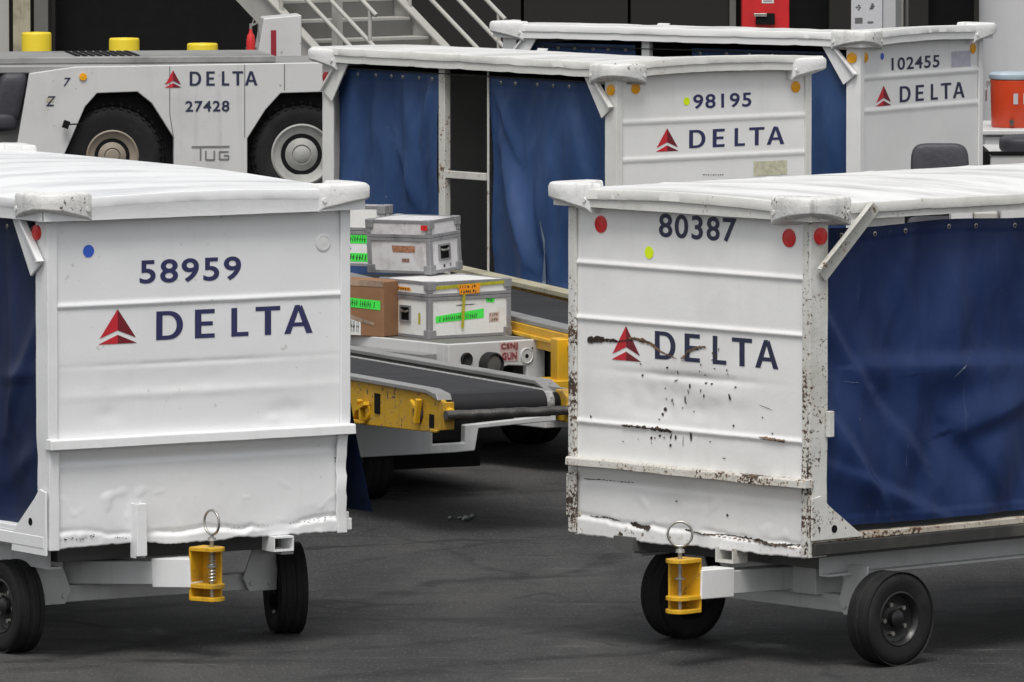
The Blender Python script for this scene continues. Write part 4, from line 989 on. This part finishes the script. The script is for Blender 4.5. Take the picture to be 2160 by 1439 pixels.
def sticker(root, name, mat, q, surf, ink=None, n=0, rows=1, seed=1):
    """label with a line of unreadable small marks"""
    m = MB(); put_quad(m, q, surf(.0012), 4); s = m.build(name, mat, root)
    if ink:
        k = MB(); rnd = random.Random(seed)
        for r in range(rows):
            for i in range(n):
                a = .08 + .84 * (i + rnd.random() * .3) / n; fb = (r + .5) / rows
                hh = .20 / rows * 1.6; ww = .84 / n * .30
                if rnd.random() < .12: continue
                def P(a_, b_):
                    x = q[0][0] + (q[1][0] - q[0][0]) * a_ + (q[3][0] - q[0][0]) * b_; z = q[0][1] + (q[1][1] - q[0][1]) * a_ + (q[3][1] - q[0][1]) * b_
                    return surf(.0022)(x, z)
                o = rnd.uniform(-.04, .04)
                k.add([P(a - ww, fb - hh + o), P(a + ww * .2, fb - hh + o), P(a + ww, fb + hh + o), P(a, fb + hh + o)], [(0, 1, 2, 3)])
                if rnd.random() < .6: k.add([P(a - ww, fb + o - .05), P(a + ww * 1.6, fb + o - .05), P(a + ww * 1.6, fb + .05 + o), P(a - ww, fb + .05 + o)], [(0, 1, 2, 3)])
        k.build('handwriting', ink, s)
    return s

ZD = .669
P = at_z(905, 716, ZD); F5 = Frame(P.x, P.y, .62)
cw = case('flight_case', 'white flight case with yellow tape and an orange label, lower right of the stack', F5, .535, .46, .305, ZD, M_casewhite, handle_side='u0')
sv = lambda o: (lambda u, z: (u, .0035 - o, z)); su0 = lambda o: (lambda v, z: (.0035 - o, v, z))
sticker(cw, 'green_label', M_green, [(.045, .085), (.36, .100), (.36, .150), (.045, .120)], sv, M_ink, 20, 1, 3)
sticker(cw, 'yellow_tape', M_tape, [(.02, .262), (.525, .279), (.525, .297), (.02, .280)], lambda o: (lambda u, z: (u, -.001 - o, z)))
sticker(cw, 'yellow_tape', M_tape, [(.205, .05), (.222, .05), (.235, .24), (.215, .24)], lambda o: (lambda u, z: (u, -.0055 - o, z)))
sticker(cw, 'orange_label', M_orange, [(.195, .232), (.325, .236), (.33, .288), (.185, .283)], lambda o: (lambda u, z: (u, -.006 - o, z)), M_ink, 7, 2, 5)
sticker(cw, 'green_label', M_green, [(.375, .185), (.425, .178), (.435, .205), (.375, .210)], sv, M_ink, 4, 1, 8)
sticker(cw, 'printed_mark', M_ink, [(.18, .172), (.30, .174), (.30, .178), (.18, .176)], sv)
sticker(cw, 'faded_label', plain("faded pink label", (.62, .48, .42), .6), [(.395, .075), (.46, .078), (.46, .128), (.395, .125)], sv, M_rusttan, 4, 2, 4)
sticker(cw, 'green_label', M_green, [(.41, .11), (.35, .11), (.35, .15), (.41, .15)], su0, M_ink, 4, 1, 6)
sticker(cw, 'orange_label', M_orange, [(.30, .250), (.17, .248), (.18, .266), (.30, .268)], su0, M_ink, 5, 1, 7)
sticker(cw, 'yellow_tape', M_tape, [(.105, .075), (.085, .075), (.085, .135), (.105, .135)], su0)
zt_w = ZD + .305
P = at_z(909, 580, zt_w + .004); F6 = Frame(P.x, P.y, .93)
cs = case('flight_case', 'battered silver flight case with rust brown scrapes, on top of the white case', F6, .275, .425, .290, zt_w + .006, M_casegrey, tilt=(-.015, -.055), lid=.33, handle_side='v0')
sticker(cs, 'worn_patch', plain("scraped orange", (.42, .19, .10), .7, 0, .6, 60), [(.255, .115), (.105, .115), (.10, .150), (.26, .152)], su0)
sticker(cs, 'worn_patch', plain("scraped brown", (.30, .17, .13), .7, 0, .6, 60), [(.195, .062), (.145, .062), (.145, .082), (.195, .082)], su0)
sticker(cs, 'red_tag', M_refred, [(.05, .238), (.005, .238), (.005, .265), (.05, .265)], lambda o: (lambda v, z: (-.006 - o, v, z)))
sticker(cs, 'marker_text', M_ink, [(.12, .026), (.135, .026), (.135, .042), (.12, .042)], sv); sticker(cs, 'marker_text', M_ink, [(.18, .026), (.188, .026), (.188, .044), (.18, .044)], sv)
P = at_z(809, 712, ZD); F7 = Frame(P.x, P.y, .95)
cb = thing('cardboard_box', 'brown cardboard box wrapped in clear film with a green label, left under the cases', 'box', F7); cb.location.z = ZD
b = MB(); b.box(0, .20, 0, .62, 0, .30); b.build('carton', M_card, cb, bevel=.008)
sticker(cb, 'green_label', M_green, [(.235, .155), (.02, .145), (.02, .195), (.235, .205)], lambda o: (lambda v, z: (-.001 - o, v, z)), M_ink, 14, 1, 9)
sticker(cb, 'packing_tape', M_film, [(.60, .27), (.0, .27), (.0, .302), (.60, .302)], lambda o: (lambda v, z: (-.0008 - o, v, z)))
sticker(cb, 'shipping_label', M_casewhite, [(.27, .005), (.15, .005), (.15, .075), (.27, .10)], lambda o: (lambda v, z: (-.0009 - o, v, z)), M_ink, 12, 1, 12)
sticker(cb, 'film_crease', M_film, [(.24, .09), (.06, .06), (.06, .075), (.24, .12)], lambda o: (lambda v, z: (-.0009 - o, v, z)))
P = at_y(811, 590, 45.55); F8 = Frame(P.x, P.y, 1.20)
c3 = case('flight_case', 'white flight case with two green labels, at the back left standing on the cardboard box', F8, .11, .50, .335, ZD + .302, M_casewhite, lid=.42, handle_side='none')
sticker(c3, 'green_label', M_green, [(.48, .125), (.04, .125), (.04, .172), (.48, .172)], su0, M_ink, 26, 1, 14)
sticker(c3, 'green_label', M_green, [(.48, .025), (.03, .025), (.03, .072), (.48, .072)], su0, M_ink, 22, 1, 15)

# ---------------------------------------------------------------- tow tractor with the side lettering
FT = Frame(-4.45, 66.2, .16)
tt = thing('tow_tractor', 'big white tow tractor numbered 27428 with large wheels and a black seat, back left', 'tow tractor', FT)
def onT(x, y): return FT.onv(x, y, 0.0)
sidepx = [(95, 420), (180, 225), (205, 197), (290, 194), (320, 218), (366, 290), (366, 470), (522, 470), (522, 292), (560, 232), (592, 197), (690, 194), (740, 194), (780, 240), (830, 300), (830, 470), (900, 470), (900, 128), (160, 141), (62, 155), (20, 400)]
b = MB(); pts = [onT(x, y) for x, y in sidepx]
b.prism(pts, 1, 0, .05); bd = b.build('body', M_tugpaint, tt, bevel=.008)
zt_ = onT(400, 140)[1]; u0, u1 = onT(62, 150)[0], onT(900, 130)[0]
b = MB(); b.box(u0 - .5, u1, .03, 1.5, zt_ - .05, zt_ + .012); b.box(u0 - 1.1, onT(590, 140)[0], .25, 1.35, zt_ + .0125, zt_ + .07); b.build('deck_top', M_tugtop, tt, bevel=.012)
b = MB(); b.box(u0 + .35, u1, .12, 1.45, .25, zt_ - .06); b.build('inner_body', M_black, tt)
b = MB(); b.box(u0 - 1.0, u0 + .15, .30, 1.4, .3, zt_ - .2); b.box(u0 - 1.0, u0 + .30, .85, 1.45, .3, zt_ - .051)
b.build('cab_floor', M_tugpaint, tt, bevel=.01)
for (x, y, rm, rr) in ((240, 342, M_hubtan, .20), (640, 333, M_hubgrey, .235), (1000, 340, M_hubgrey, .235)):
    u, z = onT(x, y); wheel(tt, (u, .22, .41), math.pi / 2, .41, .30, rimr=rr, rim_mat=rm, lugs=False, tread=True, dd=.62)
t = MB(); put_airline(t, *[onT(400, 181)[0], onT(400, 181)[1], onT(543, 176)[0], onT(400, 151)[1]], lambda u, z: (u, -.004, z)); t.build('airline_lettering', M_navyb, bd)
x0, z0 = onT(347, 185); x1, _ = onT(383, 185); z1 = onT(365, 148)[1]
t = MB(); put_emblem(t, (x0 + x1) / 2, z0, x1 - x0, z1 - z0, lambda u, z: (u, -.004, z)); t.build('airline_emblem', [M_red, M_dred], bd)
t = MB(); put_text(t, '27428', (onT(391, 236)[0], onT(391, 236)[1], onT(484, 234)[0], onT(391, 213)[1]), lambda u, z: (u, -.004, z), .02); t.build('fleet_number', M_navyb, bd)
t = MB()
def stroke(pts, w):
    for i in range(len(pts) - 1):
        a, c = onT(*pts[i]), onT(*pts[i + 1]); t.bar((a[0], -.003, a[1]), (c[0], -.003, c[1]), w, .004, up=(0, 1, 0))
stroke([(404, 310), (484, 309)], .014); stroke([(423, 312), (423, 338)], .013); stroke([(434, 318), (434, 337), (452, 337), (452, 318)], .012); stroke([(482, 320), (463, 320), (463, 336), (482, 336), (482, 328), (472, 328)], .012)
t.build('maker_lettering', plain("raised grey letters", (.2, .2, .2), .5), bd)
t = MB(); u, z = onT(175, 162); t.lathe([(.03, 0), (.03, .012), (.001, .014)], (u, -.001, z), (0, -1, 0), 20); t.build('reflector', M_refamb, tt, smooth='auto')
t = MB(); put_text(t, '7', (onT(134, 182)[0], onT(134, 182)[1], onT(147, 165)[0], onT(134, 164)[1]), lambda u, z: (u + (z - 1) * .2, -.004, z), .01); put_text(t, 'Z', (onT(106, 224)[0], onT(106, 224)[1], onT(123, 205)[0], onT(106, 203)[1]), lambda u, z: (u + (z - 1) * .2, -.004, z), .01)
t.build('painted_marks', M_navyb, bd)
t = MB(); a = onT(97, 205); put_quad(t, [(a[0], a[1] - .04), (a[0] + .06, a[1] - .04), (a[0] + .07, a[1]), (a[0] + .01, a[1])], lambda u, z: (u, -.0035, z)); t.build('small_sticker', M_board, bd)
t = MB(); a = onT(135, 262); t.bar((a[0], -.06, a[1] - .03), (a[0] + .02, -.06, a[1] + .03), .04, .05); t.bar((a[0], -.06, a[1]), (a[0] + .13, -.10, a[1] + .005), .012, .012); t.build('step_light', M_black, tt, bevel=.004)
t = MB()
def seam(x0, y0, x1, y1): a, c = onT(x0, y0), onT(x1, y1); t.bar((a[0], -.0015, a[1]), (c[0], -.0015, c[1]), .006, .003, up=(0, 1, 0))
seam(358, 140, 358, 240); seam(516, 136, 516, 290); seam(358, 240, 366, 290); seam(600, 135, 600, 190)
t.build('panel_seams', M_stair_d, bd)
t = MB()
for k in range(9): t.box(onT(170, 130)[0] + k * .06, onT(170, 130)[0] + k * .06 + .035, .35, 1.2, zt_ + .0705, zt_ + .078)
t.build('deck_grille', M_black, tt)
# driver's seat (rounded cushions)
def cushion(w, h, d, r, mat, parent, xf, name):
    m = MB()
    def fn(a, b_):
        th = 2 * math.pi * a; ph = math.pi * (b_ - .5)
        def se(c, e): return math.copysign(abs(c) ** e, c)
        return xf(Vector((w / 2 * se(math.cos(ph), r) * se(math.cos(th), r), d / 2 * se(math.cos(ph), r) * se(math.sin(th), r), h / 2 * se(math.sin(ph), r))))
    m.grid(fn, 40, 24); return m.build(name, mat, parent, smooth=True)
u, z = onT(15, 200)
for (hh, dz, du) in ((.44, 0, 0),):
    cushion(.24, .44, .42, .42, M_seat, tt, lambda p: (u + .02 + p.x + p.z * .22, .20 + p.y, z + p.z - .03), 'seat_back')
cushion(.5, .16, .48, .45, M_seat, tt, lambda p: (u - .16 + p.x, .20 + p.y, z - .22 + p.z), 'seat')

# ---------------------------------------------------------------- bollards
def make_bollard():
    root = thing('bollard', '', 'bollard', group='yellow bollards')
    b = MB(); b.lathe([(.134, 0), (.134, 1.050), (.131, 1.062), (.124, 1.068), (.001, 1.074)], (0, 0, 0), (0, 0, 1), 40); b.build('sleeve', M_bollard, root, smooth='auto')
    b = MB(); b.lathe([(.17, 0), (.17, .015), (.14, .02), (.133, .05)], (0, 0, 0), (0, 0, 1), 32); b.build('base_collar', M_darksteel, root, smooth='auto')
    return root
b0 = make_bollard()
for i, (x, y, lab) in enumerate(((77, 68, 'yellow bollard standing tallest in view, leftmost, in front of the cream boards'), (262, 80, 'middle yellow bollard behind the tow tractor'), (427, 91, 'yellow bollard showing only its low top above the tractor, rightmost of the three'))):
    P = at_z(x, y, 1.07)
    if i == 0: o = b0
    else:
        o = b0.copy(); col.objects.link(o)
        for ch_ in list(b0.children): c_ = ch_.copy(); c_.parent = o; col.objects.link(c_)
    o.location = (P.x, P.y, 0); o['label'] = lab

# ---------------------------------------------------------------- building behind
bw = thing('terminal_building', 'terminal wall and doorways behind everything, coloured dark to stand for deep shade', 'building', loc=(0, 92, 0))
b = MB(); b.box(-30, 30, .4, 6, 0, 7); b.build('back_wall', M_void, bw)
xx = [(-30, -5.05), (-2.1, .1), (.13, 1.28), (1.31, 2.40), (2.65, 2.95), (3.5, 4.6), (5.1, 30)]
for (a, c) in xx:
    b = MB(); b.box(a, c, 0, .38, 0, 7); b.build('wall_panel', M_wall, bw, bevel=.01)
b = MB(); b.box(2.40, 2.47, -.05, .39, 0, 7); b.build('door_frame', M_stair_d, bw)
b = MB(); b.box(-30, 30, -3.0, .39, 7.01, 7.4); b.build('canopy', M_wall, bw)

# boards on the far left
fb = thing('board_stack', 'stack of stained cream boards standing on end against the dark wall, far left', 'boards', loc=(-5.6, 86, 0))
rnd = random.Random(4); x = -.55
for i in range(8):
    w = rnd.uniform(.10, .19); b = MB(); b.box(x, x + w, rnd.uniform(-.05, .05), .12, 0.001, 2.2 + rnd.uniform(-.1, .1)); b.build('board', [M_board, M_stair, M_board, M_stair_d][i % 4], fb, bevel=.006); x += w + rnd.uniform(.01, .05)
b = MB(); b.box(-.6, x + .05, .13, .18, 0, 2.0); b.build('backing', M_wall, fb)

# ---------------------------------------------------------------- steel stairs
FS = Frame((645 - 1080) * 80 / FPX, 80.0, .70)
st = thing('steel_staircase', 'grey beige steel staircase with tube handrails, behind the carts at the top', 'staircase', FS)
WS = 1.56
def nose(v): return .77 + .18 * v / .28
for k in range(-4, 14):
    b = MB(); z = .77 + .18 * k; v = .28 * k; b.box(.03, WS - .03, v, v + .26, z - .03, z); b.build('tread', M_stair, st, bevel=.003)
    b = MB(); b.box(.031, WS - .031, v + .262, v + .270, z, z + .149); b.build('riser', M_stair_d, st)
for u in (-.012, WS):
    b = MB(); b.prism([(-1.15, nose(-1.15) - .30), (-1.15, nose(-1.15) + .05), (3.8, nose(3.8) + .05), (3.8, nose(3.8) - .36)], 0, u, u + .012); b.box(u - .03, u + .03, -1.16, -1.10, 0, nose(-1.1)); b.build('stringer', M_stair, st)
    b = MB(); b.prism([(-1.15, nose(-1.15) + .04), (-1.15, nose(-1.15) + .06), (3.8, nose(3.8) + .06), (3.8, nose(3.8) + .04)], 0, u - .05, u + .05); b.build('stringer_flange', M_stair, st)
for u, hs_ in ((-.02, (.42, .66, .98)), (WS + .02, (.34, .62, .90))):
    for h in hs_:
        b = MB(); b.tube([(u, -1.1, nose(-1.1) + h), (u, 3.8, nose(3.8) + h)], .022, 10); b.build('handrail', M_stair, st, smooth='auto')
    for v in (-1.0, .35, 1.7, 3.0):
        b = MB(); b.tube([(u, v, nose(v) - .1), (u, v, nose(v) + hs_[-1])], .02, 10); b.build('rail_post', M_stair, st, smooth='auto')
b = MB(); x_ = .10; b.box(x_, x_ + .075, -.35, -.27, 0, 3.2); b.build('support_post', M_stair, st, bevel=.004)

# white cabinet with a red stripe and the extinguisher
FE = Frame((545 - 1080) * 77 / FPX, 77, 0.1)
eq = thing('equipment_cabinet', 'white sloped cabinet with a dark red vertical stripe, left of the stairs', 'cabinet', FE)
b = MB(); b.prism([(-.05, 0), (-.03, .62), (.05, 1.10), (.40, 1.13), (.40, 0)], 1, 0, .5); b.build('housing', M_tugpaint, eq, bevel=.012)
b = MB(); b.box(.115, .165, -.004, .0, .1, .99); b.build('stripe', plain("dark red stripe", (.30, .015, .03), .4), eq)
P = at_y(529, 112, 76.6)
ex = thing('fire_extinguisher', 'small red fire extinguisher beside the white cabinet left of the stairs', 'fire extinguisher', loc=(P.x, P.y, P.z - .25))
b = MB(); b.lathe([(.001, 0), (.038, .0), (.042, .02), (.042, .36), (.034, .41), (.016, .44), (.013, .47)], (0, 0, 0), (0, 0, 1), 24); b.build('cylinder', M_refred, ex, smooth='auto')
b = MB(); b.bar((-.01, 0, .49), (.06, 0, .53), .02, .015); b.tube([(.0, 0, .48), (.03, 0, .56), (.07, 0, .52), (.075, 0, .35)], .008, 6); b.tube([(0, 0, .47), (0, 0, .52)], .014, 8); b.build('valve', M_steel, ex)
b = MB(); b.box(-.05, .05, .06, .10, -P.z + .25 + .001, .30); b.build('stand', M_stair_d, ex)

# red and grey cabinets by the wall
P0 = (1565 - 1080) * 84 / FPX; P1 = (1665 - 1080) * 84 / FPX
rc = thing('red_cabinet', 'bright red cabinet with a white label and black latch, behind the farthest cart', 'cabinet', loc=(P0, 84, 0))
w = P1 - P0; b = MB(); b.box(0, w, 0, .4, 0, 1.7); b.build('housing', M_redbox, rc, bevel=.01)
zz = at_y(1620, 30, 84).z
b = MB(); b.box(.14, .33, -.04, -.001, zz - .10, zz + .01); b.m = 1; b.box(.12, .25, -.055, -.041, zz - .025, zz + .01); b.build('latch', [M_black, M_steel], rc, bevel=.004)
b = MB(); put_quad(b, [(.20, zz + .11), (.32, zz + .11), (.32, zz + .26), (.20, zz + .26)], lambda u, z: (u, -.003, z)); s = b.build('label_plate', M_casewhite, rc)
b = MB()
for r in range(4): put_quad(b, [(.215, zz + .125 + r * .03), (.305, zz + .125 + r * .03), (.305, zz + .14 + r * .03), (.215, zz + .14 + r * .03)], lambda u, z: (u, -.005, z), 1)
b.build('small_print', plain("faded print", (.35, .33, .33), .5), s)
P0 = (1795 - 1080) * 82 / FPX
gc = thing('control_cabinet', 'pale grey control cabinet with small dark pictograms, behind the farthest cart', 'cabinet', loc=(P0, 82, 0), rz=-.15)
b = MB(); b.box(0, .31, 0, .5, 0, 1.8); b.m = 1; b.box(.313, .44, .02, .5, 0, 1.8); b.build('housing', [plain("speckled pale panel", (.55, .55, .57), .5, 0, .15, 60), M_greybox], gc, bevel=.008)
zz = at_y(1820, 16, 82).z; b = MB(); r2 = random.Random(3)
for (a, c, w_) in ((.07, zz, .05), (.20, zz + .01, .06)):
    for k in range(6): blob(b, a + r2.uniform(-.02, .02), c + r2.uniform(-.025, .025), w_ * .7, w_ * .45, lambda u, z: (u, -.003, z), r2, 8, .6)
put_quad(b, [(.04, zz - .155), (.115, zz - .155), (.115, zz - .10), (.04, zz - .10)], lambda u, z: (u, -.003, z)); put_quad(b, [(.165, zz - .155), (.22, zz - .155), (.22, zz - .135), (.165, zz - .135)], lambda u, z: (u, -.003, z))
b.build('pictograms', plain("dark print", (.12, .12, .12), .6), gc)
cp = thing('conduit_bundle', 'vertical dark grey conduits beside the pale control cabinet', 'conduit', loc=((1890 - 1080) * 82.3 / FPX, 82.6, 0))
for i in range(3):
    b = MB(); b.tube([(.02 + i * .05, 0, 0), (.02 + i * .05, 0, 2.4)], .018, 10); b.build('conduit', [M_stair_d, M_stair, M_stair_d][i], cp, smooth='auto')
# round column
pc = thing('round_column', 'thick pale grey round column behind the orange cooler', 'column', loc=((2072 - 1080) * 74 / FPX + .43, 74.5, 0))
b = MB(); b.lathe([(.43, 0), (.43, 5.0)], (0, 0, 0), (0, 0, 1), 64); b.build('shaft', M_pillar, pc, smooth='auto')
b = MB(); b.lathe([(.50, 0), (.50, .08), (.435, .12)], (0, 0, 0), (0, 0, 1), 48); b.build('base', M_pillar, pc, smooth='auto')

# ---------------------------------------------------------------- equipment behind the right-hand cart
YV = 57.6; XL = (2078 - 1080) * YV / FPX; ZV = 1.09
tv = thing('service_vehicle', 'white flat topped service vehicle carrying the orange cooler, behind the farthest cart', 'vehicle', loc=(XL, YV, 0), rz=.12)
b = MB(); b.box(0, 2.2, 0, 1.2, .35, ZV - .045); b.box(-.02, 2.22, -.03, 1.22, ZV - .04, ZV); b.build('body', M_tugpaint, tv, bevel=.012)
b = MB(); b.box(.12, .9, -.034, -.0305, ZV - .046, ZV - .041); b.box(.05, 2.1, .05, 1.1, .22, .349); b.build('seam', M_black, tv)
for (u, v) in ((.35, .15), (1.8, .15), (.35, 1.0), (1.8, 1.0)): wheel(tv, (u, v, .25), math.pi / 2, .25, .16)
P = at_y(2137, 262, YV + .35)
ck = thing('drinks_cooler', 'orange drinks cooler with a pale lid, standing on the white service vehicle', 'cooler', loc=(P.x, P.y, ZV + .001))
b = MB(); b.lathe([(.001, 0), (.145, 0), (.152, .01), (.160, .30), (.163, .325), (.155, .335)], (0, 0, 0), (0, 0, 1), 48); bd2 = b.build('body', M_cooler, ck, smooth='auto')
b = MB(); b.lathe([(.166, .336), (.170, .345), (.170, .368), (.15, .382), (.05, .386), (.001, .386)], (0, 0, 0), (0, 0, 1), 48); b.build('lid', M_coolerlid, ck, smooth='auto')
for a0 in (-1.62, -1.18):
    b = MB(); b.grid(lambda s, t_: (.1600 * math.cos(a0 + .20 * s), .1600 * math.sin(a0 + .20 * s), .165 + .075 * t_), 6, 1); b.build('label', M_greybox, ck)
b = MB(); b.tube([(-.02, -.15, .045), (-.02, -.19, .045)], .016, 10); b.tube([(-.02, -.185, .05), (-.02, -.185, .015)], .009, 8); b.bar((-.02, -.19, .05), (-.02, -.19, .085), .02, .01); b.build('tap', M_darksteel, ck)
b = MB(); b.box(-.185, -.155, -.03, .03, .29, .32); b.tube([(-.175, -.02, .30), (-.19, -.02, .26), (-.19, -.02, .18)], .007, 8); b.build('handle', M_steel, ck)

YS = 49.2
def seat_tractor(name, label, xc, yc, rz, body_z, seat_dx, seat_z, body):
    t_ = thing(name, label, 'baggage tractor', loc=(xc, yc, 0), rz=rz, group='small tractors behind the right cart')
    for bx in body:
        m = MB(); m.box(*bx[0]); m.build(bx[2], bx[1], t_, bevel=.015)
    if seat_z:
        cushion(.345, .42, .09, .38, M_seat, t_, lambda p: (seat_dx + p.x, p.y + .12 + p.z * .12, seat_z - .21 + p.z), 'seat_back')
        cushion(.40, .12, .42, .45, M_seat, t_, lambda p: (seat_dx + p.x, -.12 + p.y, seat_z - .48 + p.z), 'seat')
    for (u, v) in ((-.3, -.5), (.95, -.5), (-.3, .55), (.95, .55)): wheel(t_, (u, v, .24), math.pi / 2 * 0, .24, .15)
    return t_
sx = (1986 - 1080) * YS / FPX; sz = at_y(1986, 305, YS).z
seat_tractor('baggage_tractor', 'small white baggage tractor whose dark grey seat back shows above the right cart roof', sx, YS, 0, 1.1, 0, sz,
    [((-.45, 1.25, -.8, .8, .22, .60), M_tugpaint, 'body'), ((.02, .15, -.75, -.55, .60, 1.11), M_tugpaint, 'dash_panel'), ((.155, .30, -.70, -.55, .60, 1.09), M_stair, 'side_panel'), ((.31, 1.2, -.75, .3, .60, 1.13), M_tugpaint, 'hood'),
     ((-.25, .0, -.5, -.3, .60, .85), M_black, 'battery_box'), ((-.2, .2, .18, .30, .60, 1.02), M_black, 'seat_mount')])
YQ = 54.6; qx = (2080 - 1080) * YQ / FPX; qz = at_y(2110, 326, YQ).z
q = thing('cargo_tractor', 'low white tractor hood edged in black rubber with dark seat, right edge', 'tractor', loc=(qx, YQ, 0), group='small tractors behind the right cart')
b = MB(); b.box(.03, 1.6, 0, 1.3, .3, qz - .005); b.build('hood', M_tugpaint, q, bevel=.01)
b = MB(); b.box(-.002, .028, -.012, 1.3, .3, qz + .02); b.box(.0285, 1.6, -.012, .02, qz - .004, qz + .02); b.build('rubber_edge', M_black, q, bevel=.004)
cushion(.62, .13, .45, .45, M_seat, q, lambda p: (.42 + p.x, .3 + p.y, qz + .05 + p.z), 'seat')
for (u, v) in ((.3, .15), (1.3, .15), (.3, 1.15), (1.3, 1.15)): wheel(q, (u, v, .24), math.pi / 2, .24, .15)

# scrap on the ground
P = at_z(985, 1096, 0); rnd = random.Random(9); b = MB()
for k in range(16):
    a, c = rnd.gauss(0, .035), rnd.gauss(0, .09); h = rnd.uniform(.004, .02)
    b.add([(a - .015, c - .02, .003), (a + .02, c - .012, .003 + h), (a + .012, c + .03, .003), (a - .012, c + .02, .003 + h * .7)], [(0, 1, 2), (0, 2, 3)])
s = b.build('wrapper_scrap', plain("scrap foil", (.09, .12, .10), .35), None, solid=.002); s.location = (P.x, P.y, .003); tag(s, 'crumpled dark green scrap lying on the asphalt between the two front carts', 'litter')
